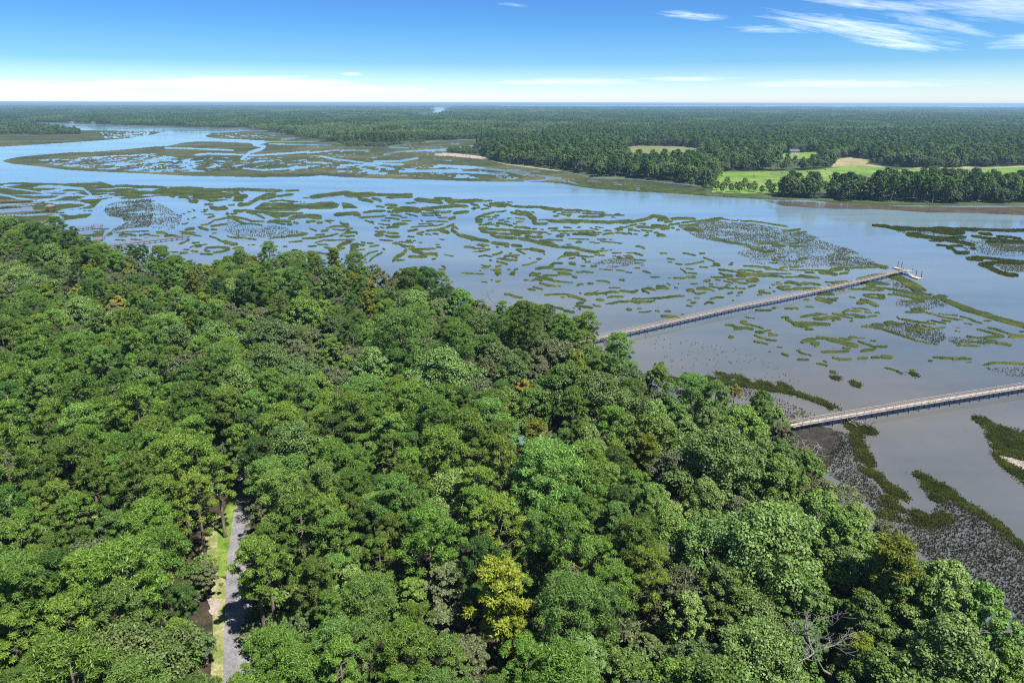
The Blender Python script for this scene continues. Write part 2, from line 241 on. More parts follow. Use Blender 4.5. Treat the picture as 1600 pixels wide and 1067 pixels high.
tile(1080,400,8,"""1.4 150 315 230 320;1.2 300 300 360 302;1.4 220 352 270 352;.8 300 352 350 355;1 440 362 480 362;1.1 400 310 520 340;1.4 520 310 620 340 700 345;1.2 450 295 600 292;1.2 220 380 340 395 480 400;1.6 340 410 400 410;1.4 410 385 450 385;1 450 400 550 412;2.6 70 410 200 410;1.1 140 385 200 405 290 443;1.5 550 380 570 395;1.1 560 405 680 410;1.3 710 390 800 365;2.2 840 440 900 440 860 470;1.2 900 462 1000 465;1 820 488 890 488;.9 1010 445 1050 445;.9 970 397 1000 397;1 1000 360 1040 360;1.2 1060 350 1130 350;.9 1050 325 1110 325
2.4 1170 335 1230 325 1300 340 1370 365;1.8 1370 340 1500 345 1600 360;1.4 1070 400 1150 425 1260 420;1.4 1070 390 1230 385;2.4 1270 410 1380 410 1600 415;1.6 0 430 30 430;1.6 40 525 110 525;1.4 60 475 120 465 190 460;1 20 455 60 460;1.3 230 540 310 520;1.6 320 515 400 520;1.6 450 470 520 455;1.8 580 465 640 450;1.2 560 495 600 495;.9 510 555 540 560;1.6 0 585 60 580;1.5 160 605 200 580 280 590
1.6 800 680 1000 680;1.8 1010 650 1060 650;1.4 1160 657 1340 655;.7 1420 632 1530 642;1.6 1550 530 1600 540;1.2 1400 548 1480 548;1 1120 768 1220 768;2.4 1180 790 1260 825;3 1260 840 1400 850 1600 850;1.8 1360 765 1500 740 1600 735;1.4 1530 790 1600 795;1.2 1280 870 1350 885 1450 885;1.2 1430 915 1520 918;.8 660 760 790 782;1.4 610 820 690 820;1.3 610 835 720 860 820 880 900 910;1.8 420 865 520 865;2.2 520 880 600 905 700 900 770 915;1.4 530 915 600 915;1.3 800 945 870 945;1 900 940 990 935""")
tile(1240,410,8,"""1 0 97 200 97 450 103;3.4 450 100 540 85 610 70;1.4 140 125 260 130;2.4 320 130 430 135 540 155;1.6 570 145 680 130;1.1 640 92 700 98;1.3 600 65 720 70 850 65 1080 55;1.2 820 68 1050 62;3 1040 40 1100 55 1170 65;1.2 0 180 80 182;2 80 175 200 182 320 195;1.6 0 265 150 270 240 265;1.2 200 265 340 285;1.6 0 330 140 335 320 325;1.4 390 245 500 250 640 240 750 245;2 480 260 620 265;1.4 420 290 520 295
2.4 780 215 900 190 1000 165 1120 150;2 1110 155 1160 150;5 1200 180 1320 190 1400 240 1500 300 1600 390;4 1330 220 1450 300 1560 370;2 830 260 1100 255;1.6 980 260 1200 275;1.2 900 285 1020 290;1.3 680 330 830 335 1000 350 1130 345;1.6 880 320 1000 315 1150 325 1260 345;1.8 1260 350 1400 365 1530 400;2.4 530 350 630 345;2.6 300 400 420 395 500 400;3.6 280 450 370 470 470 500;1.6 420 450 530 480;1.2 500 450 560 450
1.3 860 405 970 400 1130 410 1140 450;1.6 870 415 980 440 1130 455;2.4 1050 410 1130 420;3 790 510 900 500;2.6 830 465 920 490 1050 540;2 960 520 1050 545;1 690 430 770 445;1.8 1180 400 1280 400 1400 420 1600 445;1.2 1390 622 1500 625 1600 625;2.2 1480 585 1600 590;1.1 720 575 850 575 950 600;2.4 610 625 700 590;1.3 720 605 850 610;1 480 645 600 670 740 705;1.4 520 650 700 655 800 660;2 760 675 900 685;1.3 920 685 1040 665;1.2 480 640 560 650;1 700 735 740 735;.7 1000 630 1080 632;.8 880 620 960 630
1.6 80 685 200 665 300 660;1.2 260 640 420 655;2.6 330 710 450 690 580 705;1.6 240 700 330 705;1.6 480 730 520 725;2.6 0 760 130 760 300 770 450 775;1.2 0 790 100 800 180 805;1.1 140 835 240 840;1.4 840 800 950 805 1100 835 1250 885 1450 945;1.3 970 775 1110 775;2.4 1130 755 1250 760 1340 770;1 1290 680 1330 720;1.5 1350 715 1450 730 1600 760""")
tile(1400,430,8,"""5 0 30 90 60 180 120 250 200 330 240;2.6 120 60 230 110 310 150;2 280 150 370 190;2 330 240 450 245;2.2 0 240 100 250 220 285 330 290 450 285;3 470 270 560 290 680 340 800 400;3 520 260 620 270;4.2 560 300 700 350 850 410 1000 460 1120 500 1250 540 1400 580 1600 630 1800 690;2.4 800 420 950 460 1150 480
1.8 60 330 200 330 340 330;2 190 430 350 430;1.2 110 460 220 460 340 460 450 485;1.2 450 480 540 515 680 545 820 560;.9 530 485 640 495 770 505;1.3 800 515 900 540 1000 585 1070 600;1.1 570 565 690 580;1 430 565 520 585 620 605;1.4 70 550 200 570 300 590 490 615;2 370 600 410 570;.9 1090 570 1180 572;1 740 660 800 660;.8 840 600 950 615;.7 730 695 800 705
1.2 0 740 120 770 260 820 400 850 530 862;1.3 380 670 500 665 610 655;1.4 1010 675 1100 695 1200 725 1310 750;1.4 1140 660 1220 670 1330 705 1450 745 1600 760;1.4 1400 770 1500 775 1600 765;1.2 880 765 1000 780 1150 785;2.4 1100 785 1230 770 1340 765;2.4 1240 740 1330 770;2.8 1130 830 1250 830;2 1250 850 1350 860 1440 882;1.1 810 830 950 835 1150 850;1.1 760 880 880 880 1050 890;1.1 660 820 760 845;2 140 690 240 690 320 730;2 250 650 400 680;1 1540 700 1600 710""")
tile(1360,320,6.667,"""2 20 215 150 225 250 250 350 270;3 200 240 400 250 550 260 640 255;2.4 630 245 800 252 860 260;3.4 620 265 720 285 850 300 960 290;2.4 850 255 1000 255 1100 268;2 1000 255 1200 262 1400 270 1800 262;3 870 290 950 295;2 370 315 480 335 540 320;1.4 370 300 500 300;2.4 480 330 600 340 750 360 870 345 980 340;2.4 750 365 900 385 1060 420;1.4 680 420 800 430 950 430;1 610 375 740 380
2 790 445 850 460 900 510;2.6 880 500 1010 500;2.6 1000 560 1150 575;1.8 1050 545 1250 560 1400 580 1800 610;3.4 1150 620 1280 610;3 1130 620 1220 650 1320 700 1420 730 1520 735;2 1280 600 1450 610 1800 620;2 1040 455 1080 455;1.8 1050 325 1200 350 1350 360 1420 370;2 1130 300 1250 310;1.8 1310 330 1450 340 1560 355;2.6 1200 385 1400 385 1800 390""")
tile(1080,510,6.154,"""1.8 20 495 90 500 180 530;1 140 495 200 495;1.8 240 463 330 470;2.4 300 490 380 490 480 490;2.2 180 530 300 540 420 545 520 560 640 580;2 250 510 290 510;2.4 440 520 540 530;2.4 650 545 760 570;1.8 640 590 760 605 900 620 990 640;1.4 840 555 900 565;1.6 840 585 950 595;2 990 640 1100 680 1200 715 1290 750 1330 780;1.6 1150 700 1250 715 1340 770;1.6 1370 770 1400 775;2.2 360 103 400 103
2 870 260 930 285;1.1 740 243 765 245;1.2 600 85 680 115 760 135 825 140;1.4 600 145 680 160 735 172;2 620 55 700 58;1.2 700 45 760 40;1.3 740 85 830 87;1 740 65 790 72;1.6 1010 235 1050 230;1.2 1030 245 1080 265 1160 280;1.5 1015 318 1130 323;1.4 1200 355 1310 380;.9 1265 332 1305 345;2 1330 430 1385 440;1.5 1355 490 1415 500;2.6 1555 550 1600 560;.8 820 200 870 203
3.4 1060 150 1110 135 1190 130;2.6 1150 165 1220 170 1190 195;2.2 1200 110 1300 115;3.4 1300 120 1400 140 1500 170 1600 190;2 1420 120 1530 130;2 1250 245 1380 245 1510 240;1.6 1360 300 1430 318 1540 318;1.3 1450 208 1530 212;1.6 1510 105 1600 110
2.6 -340 470 -230 500 -100 530;2.4 -420 440 -300 480;1.4 -60 465 -40 470""")
tile(1340,480,6.154,"""1.4 0 330 80 355 150 380;1.8 150 380 280 380;2 30 425 170 400;1 120 320 180 325;1 0 300 60 298;1.6 0 495 90 492;1.8 130 485 210 485;2.6 220 475 330 485;1.1 250 580 340 600 410 630;1.6 500 605 550 610;2 520 640 550 650;1.4 680 515 710 518;1.3 720 482 830 490 950 495 1100 500;2.2 910 500 1040 490;.8 1050 530 1090 530;1.6 1210 555 1300 535 1400 535 1510 540 1700 555""")
tile(1300,640,4.103,"""5 110 110 180 120 260 140;4 100 90 140 105;7 160 190 150 160;7 140 180 180 250 200 320;6 220 290 240 350;4 200 390 290 430;4 280 415 310 435;4 320 470 380 500 460 560;5 350 500 420 545;3 330 575 390 585;5 340 620 450 650;4 380 650 300 680 450 700;4 450 700 600 730 750 700;5 520 670 600 690;6 690 690 740 690;3 540 420 600 435 650 480;6 600 490 700 500 780 560;4 640 560 700 580;3.4 690 520 800 580 900 640 1000 700 1090 760 1130 820 1300 930;4 800 590 950 660
4 930 65 990 80 1000 120;5 1000 120 1100 140 1300 210;3 1000 95 1100 130 1170 160;6 1010 170 1120 200 1300 260;3 1040 240 1090 240;4 1100 265 1300 320;3 1040 290 1100 290;5 1090 330 1150 380 1300 490;3 1180 400 1300 520""")
# far bank and island outlines (photo pixels at the waterline)
P_ISLAND = [(2,252),(10,249),(30,245),(60,242),(110,238),(150,237),(200,233),(240,229),(262,228),(285,223),(310,221),(335,221),(383,222),(400,226),(420,222),(480,222),(525,224),(560,229),(610,229),(660,223),(738,218),(746,236),(768,251),(800,258),(860,266),(900,272),(930,279),(990,280),(1050,287),(1100,292),(1104,304),(1165,308),(1240,313),(1250,314),(1200,312),(1150,309),(1100,306),(1050,302),(1000,300),(960,297),(930,295),(905,292),(880,287),(850,285),(820,284),(780,284),(730,283),(700,282),(650,280),(600,279),(540,277),(500,274),(480,276),(400,277),(360,276),(300,275),(240,272),(200,270),(150,268),(100,265),(60,260),(20,256)]
P_UPPER = [(319,213),(330,208),(354,207),(382,205),(420,205),(442,205),(457,210),(480,214),(520,219),(530,224),(480,221),(420,221),(409,220),(382,218),(345,217),(328,215)]
P_LEFTISLE = [(-60,233),(-60,196),(0,200),(60,205),(130,203),(170,204),(230,205),(255,206),(240,210),(200,216),(165,219),(120,222),(60,226)]
P_BANK = [(1240,311),(1300,312),(1400,318),(1500,320),(1700,319),(1700,322),(1500,322),(1400,321),(1330,319)]
HOLES = """2.2 330 219 382 221 412 222 397 226 413 229 408 233 390 238 382 245 378 248;1 258 231 300 232 345 234 364 235;1.4 305 242 325 240 360 241 380 242;1.4 390 243 428 241 458 239 482 237;.6 420 225 480 226;1.4 440 218 460 216
.8 480 226 518 227;1 480 239 522 235 578 235;1.3 500 244 525 249 550 252 576 255 630 257;1.3 600 242 622 237 690 234 740 228;1.5 585 252 622 252 652 247;1 608 230 637 231;1.2 532 258 573 257 615 264;2 625 268 720 266;1.3 685 258 720 260;1 480 254 518 255;.8 720 233 743 233;1.5 680 241 697 242
1.6 688 259 740 261 800 268 827 270;1.8 680 268 755 270 792 273;1.2 803 269 820 274;1 820 283 845 282 865 279;1.3 380 263 410 266 440 264 480 262"""
PUDDLES = [([(60,250),(120,245),(240,240),(300,250),(340,262),(330,268),(240,269),(130,263),(80,257)],.52),([(230,250),(340,246),(480,245),(480,270),(340,264)],.38),([(480,256),(700,258),(850,268),(900,284),(840,281),(700,278),(540,272),(480,268)],.46),([(330,209),(430,207),(430,216),(345,215)],.4),([(155,206),(235,206),(230,212),(165,217)],.5),([(850,276),(920,280),(1000,290),(1000,297),(900,288)],.42),([(480,226),(740,222),(760,250),(620,258),(480,250)],.2)]
# reed mats of the left marsh: (outline, covered share)
MATS = [([(-40,287),(30,285),(100,287),(158,284),(180,291),(265,292),(370,296),(380,308),(330,316),(300,306),(250,306),(200,312),(170,317),(150,330),(135,340),(95,345),(60,350),(30,356),(-40,356)],.68),([(180,290),(380,295),(380,312),(310,312),(270,305),(215,309),(180,308)],.45),([(397,326),(410,317),(425,313),(441,312),(460,314),(479,316),(498,316),(516,314),(530,319),(529,324),(516,327),(498,327),(472,326),(462,330),(447,330),(422,330),(401,328)],.85),([(534,316),(547,318),(561,325),(536,326)],.95),([(60,352),(150,340),(200,352),(160,375),(100,372)],.3)]
CREEKS = """1.2 -40 290 0 292 15 294 40 297 65 301 85 305;2 -40 300 0 304 15 306 28 310 60 313 85 311 105 304 112 301;2 88 292 100 293 130 295 141 303;1.4 65 299 100 296 104 293;1.5 95 316 125 317 140 320 128 324 100 328 92 331;3 -40 331 0 330 30 328 50 325;2.6 85 335 97 341;4.5 185 312 160 317 150 328 148 335 160 340;3 160 340 185 342 194 349 183 356 166 362 160 378;1.2 115 301 140 308 170 304;1.1 130 311 160 309 178 305;1.4 0 320 40 319 62 316;2 60 353 110 349 140 344"""
# sparse standing cord grass: (outline px, tufts per square metre)
TUFTS = [([(162,330),(167,321),(180,317),(215,312),(235,311),(240,330),(235,355),(200,357),(180,362),(172,361),(184,355),(197,348),(190,341),(170,338)],.8),([(235,311),(262,325),(285,340),(280,352),(250,358),(235,356)],.3),([(355,345),(400,353),(430,353),(480,364),(478,367),(447,370),(410,372),(370,370),(350,360)],.28),
([(922,415),(941,407),(960,404),(988,401),(995,407),(987,415),(956,419),(927,417)],.7),([(1060,355),(1100,345),(1180,350),(1250,363),(1280,372),(1260,380),(1200,382),(1190,393),(1130,380),(1090,372)],.55),([(1150,395),(1200,385),(1280,375),(1330,390),(1370,415),(1320,418),(1240,418),(1180,412)],.35),([(1320,385),(1350,400),(1380,417),(1300,418),(1290,400)],.5),
([(1397,360),(1456,363),(1490,371),(1480,376),(1444,372),(1405,363)],.6),([(1490,374),(1650,380),(1650,404),(1525,398),(1502,387)],.3),([(1540,380),(1650,380),(1650,398),(1562,392)],.7),([(1552,413),(1650,416),(1650,428),(1570,424)],.8),
([(1395,440),(1425,448),(1450,468),(1420,470),(1395,458)],.7),([(1400,468),(1460,466),(1480,478),(1440,486),(1400,478)],.7),([(1352,508),(1400,506),(1420,503),(1475,515),(1478,530),(1466,536),(1438,533),(1400,522)],1.1),([(1480,527),(1540,527),(1545,538),(1488,538)],.8),
([(1538,575),(1680,575),(1680,598),(1570,587)],.35),([(1000,520),(1150,545),(1260,590),(1240,600),(1150,590),(1050,575)],.05),([(1085,600),(1180,607),(1250,638),(1310,664),(1262,666),(1215,660),(1150,622)],.55),
([(1307,674),(1337,681),(1344,720),(1349,742),(1373,762),(1385,796),(1446,820),(1471,776),(1519,800),(1568,830),(1620,870),(1690,960),(1690,1060),(1620,1000),(1540,940),(1456,879),(1420,850),(1370,800),(1330,760),(1300,745),(1270,720),(1260,690)],1.7),([(1545,660),(1680,690),(1680,770),(1600,745),(1560,705)],1.0),([(1240,325),(1300,322),(1400,324),(1300,329)],.0)]
# ================= setting: water, land =================
SUN_AZ, SUN_EL = math.radians(132), math.radians(60)      # clockwise from the view direction (+Y)
M = {}
def water_mat():
    m, nt, out = new_mat('tidal_water')
    p = N(nt, 'BsdfPrincipled'); p.inputs['Roughness'].default_value = .10; p.inputs['IOR'].default_value = 1.33
    p.inputs['Specular IOR Level'].default_value = .5
    a = noise_node(nt, .006, 4, .55); b = noise_node(nt, .03, 4, .6, stretch=(1, .35, 1))
    silt = ramp(nt, a, [(.36, (.070, .088, .100)), (.64, (.100, .092, .080))])
    near = mixc(nt, .35, silt, ramp(nt, b, [(.35, (.066, .070, .068)), (.7, (.108, .108, .100))]))
    # bright low-sky reflection put into the base colour: paler, bluer with distance
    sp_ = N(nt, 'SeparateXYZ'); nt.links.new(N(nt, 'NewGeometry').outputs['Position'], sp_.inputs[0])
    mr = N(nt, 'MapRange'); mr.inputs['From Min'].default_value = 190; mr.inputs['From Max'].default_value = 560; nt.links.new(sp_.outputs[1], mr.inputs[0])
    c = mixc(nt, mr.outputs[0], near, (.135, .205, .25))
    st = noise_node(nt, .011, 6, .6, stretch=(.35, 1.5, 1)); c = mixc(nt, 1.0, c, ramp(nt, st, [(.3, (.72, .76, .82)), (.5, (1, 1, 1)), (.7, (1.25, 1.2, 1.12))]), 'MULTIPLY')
    nt.links.new(c, p.inputs['Base Color'])
    rr = ramp(nt, noise_node(nt, .012, 5, .6, stretch=(.5, 1.6, 1)), [(.38, (.05,)*3), (.66, (.20,)*3)]); nt.links.new(rr, p.inputs['Roughness'])
    h = noise_node(nt, .9, 5, .65, stretch=(1, .6, 1)); g = noise_node(nt, .05, 3, .5)
    bm = N(nt, 'Bump'); bm.inputs['Distance'].default_value = .05
    nt.links.new(ramp(nt, g, [(.35, (.05,)*3), (.7, (.32,)*3)]), bm.inputs['Strength'])
    nt.links.new(h, bm.inputs['Height']); nt.links.new(bm.outputs[0], p.inputs['Normal'])
    nt.links.new(p.outputs[0], out.inputs[0]); return m
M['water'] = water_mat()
M['floor'] = surf_mat('leaf_litter', (.018, .017, .010), (.036, .031, .018), .35, .95, (.065, .052, .03), fine=3, lo=.3, hi=.72)
M['farfloor'] = surf_mat('woodland_ground', (.025, .04, .015), (.04, .06, .02), .01, .95, (.055, .07, .03), fine=.05)
M['mud'] = surf_mat('tidal_mud', (.014, .012, .009), (.028, .023, .017), .35, .7, (.055, .047, .034), spec=.3, fine=2.0, lo=.3, hi=.75)
M['sand'] = surf_mat('pale_sand', (.20, .17, .14), (.32, .28, .235), .3, .9, fine=2)
M['shell'] = surf_mat('oyster_shell', (.16, .12, .10), (.38, .31, .27), .2, .9, fine=1)
M['marsh'] = surf_mat('cord_grass', (.013, .024, .007), (.031, .046, .010), .09, .85, (.070, .077, .016), spec=.1, lo=.28, hi=.72, fine=1.3)
M['blade'] = leaf_mat('cord_grass_blades', (.019, .034, .008), (.046, .066, .014), (.095, .110, .028), .0, .18)
M['nearblade'] = leaf_mat('shore_grass_blades', (.040, .060, .016), (.085, .115, .028), (.160, .190, .060), .0, .2)
M['farblade'] = leaf_mat('far_grass_blades', (.04, .05, .022), (.075, .08, .034), (.13, .125, .06), .0)
M['farmarsh'] = surf_mat('far_cord_grass', (.020, .030, .015), (.044, .052, .020), .010, .85, (.085, .080, .036), spec=.1, lo=.3, hi=.7, fine=.09)
M['flat'] = surf_mat('wet_mud_flat', (.05, .055, .04), (.075, .08, .055), .012, .5, (.10, .10, .07), spec=.5, fine=.1)
M['field'] = surf_mat('pasture', (.065, .125, .018), (.10, .175, .026), .02, .9, (.15, .19, .045), fine=.3)
M['meadow'] = surf_mat('dry_meadow', (.09, .105, .03), (.125, .135, .045), .03, .9, (.16, .16, .06), fine=.2)
M['hay'] = surf_mat('mown_hay', (.15, .14, .06), (.21, .185, .09), .03, .9, (.26, .235, .125), fine=.3)
M['lawn'] = surf_mat('lawn', (.06, .105, .014), (.10, .165, .022), .35, .9, (.16, .20, .045), fine=3)
M['verge'] = surf_mat('dry_verge', (.10, .14, .03), (.17, .18, .065), .4, .9, (.27, .25, .14), fine=3)
M['asphalt'] = surf_mat('asphalt', (.115, .112, .118), (.165, .16, .165), .35, .9, (.20, .195, .20), fine=5)
M['wood'] = surf_mat('weathered_planks', (.22, .20, .18), (.31, .285, .26), .9, .85, (.40, .37, .335), fine=5)
M['oldwood'] = surf_mat('brown_planks', (.19, .14, .11), (.27, .21, .17), 1.5, .85, (.34, .27, .22), fine=6)
M['redwood'] = surf_mat('reddish_planks', (.11, .08, .068), (.16, .12, .10), 1.5, .85, (.21, .165, .145), fine=6)
M['post'] = surf_mat('dark_piles', (.035, .028, .022), (.06, .048, .038), 2, .8, (.09, .074, .06))
M['white'] = surf_mat('white_paint', (.27, .265, .25), (.36, .35, .335), 2, .5)
M['cream'] = surf_mat('float_decking', (.34, .29, .20), (.44, .38, .27), 2, .7)
M['bark'] = surf_mat('bark', (.07, .055, .045), (.14, .11, .09), 3, .95, (.20, .17, .14), stretch=(1, 1, .15))
M['greybark'] = surf_mat('bleached_branches', (.13, .12, .11), (.22, .21, .195), 3, .9)
M['teal'] = surf_mat('teal_metal_roof', (.08, .19, .17), (.12, .25, .23), 2, .4, spec=.4)
M['shingle'] = surf_mat('grey_shingles', (.07, .07, .08), (.11, .11, .125), 3, .85)
M['pinkroof'] = surf_mat('mauve_shingles', (.13, .10, .10), (.18, .14, .14), 3, .85)
M['siding'] = surf_mat('pale_siding', (.24, .23, .21), (.30, .29, .27), 2, .7)
M['glass'] = surf_mat('dark_glass', (.02, .025, .03), (.03, .035, .04), 2, .05, spec=.8)
M['trim'] = surf_mat('painted_trim', (.66, .65, .62), (.72, .71, .68), 2, .6)

def sheet(name, pts, z, mat, skirt=0.0, drop=0.0, label=None, kind='structure', cat=None, sub=None):
    """a flat sheet over the outline PTS (ground x, y), its rim sloping out and down"""
    P = [Vector((float(x), float(y), 0)) for x, y in pts]
    area = sum(P[i].x*P[(i+1) % len(P)].y-P[(i+1) % len(P)].x*P[i].y for i in range(len(P)))
    if area < 0: P.reverse()
    n = len(P); tris = tessellate_polygon([P])
    v = [(p.x, p.y, z) for p in P]; f = []
    for t in tris:
        a, b, c = (P[i] for i in t)
        f.append(tuple(t) if (b-a).cross(c-a).z > 0 else tuple(reversed(t)))
    if drop:
        for i in range(n):
            e = (P[(i+1) % n]-P[i-1]); o = Vector((e.y, -e.x, 0)).normalized()*skirt
            v.append((P[i].x+o.x, P[i].y+o.y, z-drop))
        for i in range(n):
            j = (i+1) % n; f.append((i, n+i, n+j, j))
    me = bpy.data.meshes.new(name); me.from_pydata(v, [], f); me.materials.append(mat); me.update()
    o = link(name, me); tag(o, label, cat, None, kind); return o
def gpts(pix, z=0.0, wob=0.0, seed=1):
    x, y = ground([p[0] for p in pix], [p[1] for p in pix], z); return list(zip(x, y))
def dense(pix, k=6, wob=.6, seed=3):
    r = random.Random(seed); out = []
    for (a, b), (c, d) in zip(pix, pix[1:]+pix[:1]):
        m = max(1, int(math.hypot(c-a, d-b)/k))
        for i in range(m):
            t = i/m; out.append((a+(c-a)*t+r.uniform(-wob, wob), b+(d-b)*t+r.uniform(-wob, wob)*.5))
    return out
# water to the horizon
R = 60000
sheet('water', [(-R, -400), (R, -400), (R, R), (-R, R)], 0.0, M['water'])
# near shore: outline follows the edge of the wood
EDGE = [(-160,338),(-60,345),(0,352),(40,352),(90,358),(120,362),(160,385),(180,392),(215,398),(245,410),(280,410),(330,407),(380,402),(420,404),(455,400),(480,408),(510,415),(560,416),(600,427),(650,426),(690,442),(720,462),(770,478),(800,482),(850,478),(900,495),(935,508),(960,533),(990,558),(1010,578),(1060,598),(1110,613),(1150,620),(1195,632),(1230,655),(1255,685),(1262,705),(1290,735),(1335,752),(1370,790),(1400,835),(1440,875),(1490,910),(1540,935),(1580,965),(1640,1015),(1800,1140)]
SHORE = gpts(EDGE, 11.0)
LAND = SHORE+[(170, 20), (160, -60), (-330, -60), (-420, 250)]
sheet('ground', LAND, 1.4, M['floor'], 7.0, 1.8)
MUD = gpts(dense([(1236,664),(1262,663),(1290,671),(1306,688),(1290,700),(1284,722),(1258,734),(1215,738),(1180,722),(1195,700),(1220,686)], 5, 3.2), .3)
sheet('mud_bank', MUD, .34, M['mud'], 3.0, .5)
# far shore
FARSHORE = [(-400,190),(-60,190),(35,191),(50,192),(110,193),(240,198),(300,200),(360,201),(395,200),(425,206),(455,212),(480,215),(525,223),(560,228),(610,228),(660,222),(740,217),(744,234),(765,250),(790,256),(830,260),(860,264),(900,270),(930,277),(980,278),(1050,285),(1100,290),(1105,303),(1165,307),(1230,312),(1300,313),(1400,319),(1500,321),(1600,320),(1900,318)]
FAR = gpts(FARSHORE, 0)
YF = 13800.0
farland = sheet('far_ground', FAR+[(16000, 1500), (16000, YF), (-500, YF+600), (-500, 26000), (-30000, 26000), (-30000, 2400)], 1.0, M['farfloor'], 6, 1.3)
sheet('distant_shore', [(-500, 24000), (8000, 25500), (30000, 24500), (30000, 40000), (-500, 40000)], 14.0, M['farfloor'], 60, 15)
sheet('distant_shore', [(-45000, 28000), (-500, 28000), (-500, 40000), (-45000, 40000)], 14.0, M['farfloor'], 60, 15)
LAKES = [[(625,179),(645,176.5),(662,176),(668,170),(684,167.6),(712,168),(698,172),(694,178),(675,180.5),(650,180)],[(-120,185.6),(20,184.8),(28,187),(-120,190)],[(590,172.6),(604,171.6),(618,172),(606,173.4)],[(1500,168.3),(1700,167.4),(1700,168.6),(1520,169.2)]]
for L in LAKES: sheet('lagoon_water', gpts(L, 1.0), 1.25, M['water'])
FIELDS = [('field', [(1118,286),(1124,269),(1200,268),(1268,267),(1300,263),(1340,258),(1400,265),(1450,264),(1530,265),(1600,259),(1760,256),(1760,276),(1600,279),(1500,276),(1420,276),(1350,290),(1240,300),(1165,303),(1112,301)], 'field'),
 ('hay_field', [(1298,262),(1308,249),(1330,246),(1362,251),(1352,256),(1400,264),(1340,259)], 'hay'), ('hay_field', [(1405,263.4),(1480,259),(1540,262),(1640,257.5),(1640,259.5),(1540,264),(1450,265)], 'hay'),
 ('meadow_field', [(970,231),(1000,228),(1060,229),(1097,232.5),(1085,241),(1000,244)], 'meadow'), ('field', [(1208,247),(1225,240),(1280,237.5),(1280,246),(1250,249)], 'field')]
for i, (n, pp, mm) in enumerate(FIELDS): sheet(n, gpts(pp, 1.0), 1.05+.02*i, M[mm])
M['brownmud'] = surf_mat('brown_shallows', (.075, .060, .046), (.10, .08, .062), .05, .12, (.12, .098, .075), spec=.5)
sheet('mud_flat', gpts(dense([(1195,313.5),(1240,315),(1300,317),(1400,322),(1500,324),(1700,323),(1700,333),(1600,337),(1530,333),(1450,332),(1370,327),(1290,326),(1225,322)], 14, .8), .05), .035, M['brownmud'], 2, .1)
# farm tracks across the pasture
for k, pp in enumerate([[(1185,268),(1188,268),(1290,276),(1290,277)], [(1124,284),(1210,279),(1300,270),(1300,271),(1210,280.4),(1124,285.2)]]): sheet('farm_track', gpts(pp, 1.2), 1.22+.03*k, M['verge'])
# road, lawn and verge in the gap of the wood
ROAD = [(385,690),(377,735),(370,782),(363,815),(360,839),(356,866),(352.5,920),(350.6,984),(348.7,1067),(347,1160),(408,1160),(402,1067),(397,1003),(394,927),(392,866),(391,839),(391,815),(392,782),(393,735),(396,690)]
ROADP = gpts(ROAD, 1.5)
sheet('road', ROADP, 1.50, M['asphalt'])
sheet('lawn', gpts([(372,775),(370,782),(363,815),(360,839),(356,866),(354,900),(340,900),(340,830),(350,800),(362,775)], 1.45), 1.455, M['lawn'])
sheet('grass_verge', gpts([(346,800),(341,830),(341,900),(353,905),(351,984),(349,1067),(348,1150),(318,1150),(328,1067),(333,1000),(331,930),(326,880),(312,860),(318,838),(334,806)], 1.43), 1.435, M['verge'])
sheet('sand_patch', gpts(dense([(324,936),(332,933),(341,936),(345,948),(340,953),(341,962),(333,960),(326,957),(328,948)], 3, 1.4), 1.44), 1.465, M['sand'])
GAPS = [[(372,782),(383,782),(377,845),(368,868),(356,872),(337,884),(318,866),(320,842),(342,802),(360,784)], [(352,910),(372,914),(380,1000),(384,1067),(344,1067),(346,1000),(334,955),(326,938),(344,928)]]
sheet('sandbar', gpts([(1562,712),(1580,716),(1600,722),(1620,728),(1620,733),(1598,728),(1575,722)], .2), .32, M['sand'], 1.5, .5)
for i, pp in enumerate([[(692,239),(712,240),(740,243),(768,247),(772,250),(744,248),(715,245.5),(694,243)], [(682,241),(694,240.5),(694,243.5),(684,243.5)]]):
    sheet('beach', gpts(pp, .5), .62+.02*i, M['shell'], 3, .7)
sheet('beach', gpts([(765,250.8),(790,256.6),(830,261),(860,265),(880,268),(860,265.8),(828,261.7),(790,257.3),(768,251.6)], .6), .70, M['shell'], 1, .8)
# ================= marsh =================
SCN = .62
X0, X1, Y0, Y1 = -40, 1640, 203, 905
nx, ny = int((X1-X0)/SCN), int((Y1-Y0)/SCN)
gx = X0+np.arange(nx)*SCN; gy = Y0+np.arange(ny)*SCN
GX, GY = np.meshgrid(gx, gy)
WX, WY = ground(GX, GY)
F = np.full((ny, nx), -9.0, np.float32)
def window(x0, y0, x1, y1):
    i0 = max(0, int((x0-X0)/SCN)); i1 = min(nx, int((x1-X0)/SCN)+2); j0 = max(0, int((y0-Y0)/SCN)); j1 = min(ny, int((y1-Y0)/SCN)+2)
    return (slice(j0, j1), slice(i0, i1)) if i1 > i0 and j1 > j0 else None
def stroke(pts, w, hole=False, grow=1.0):
    w = max(w*grow, .75) if not hole else w; L = len(pts)
    for k in range(max(1, L-1)):
        (ax, ay), (bx, by) = pts[k], pts[min(k+1, L-1)]
        W = window(min(ax, bx)-w-3, min(ay, by)-w-3, max(ax, bx)+w+3, max(ay, by)+w+3)
        if W is None: continue
        px, py = GX[W], GY[W]; dx, dy = bx-ax, by-ay; q = max(dx*dx+dy*dy, 1e-6)
        t = np.clip(((px-ax)*dx+(py-ay)*dy)/q, 0, 1)
        d = np.hypot(px-ax-t*dx, py-ay-t*dy)
        s = (k+t)/max(1, L-1); tw = w*np.clip(np.minimum(s, 1-s)*5+.6, 0, 1)
        if hole: F[W] = np.minimum(F[W], d-w)
        else: F[W] = np.maximum(F[W], tw-d)
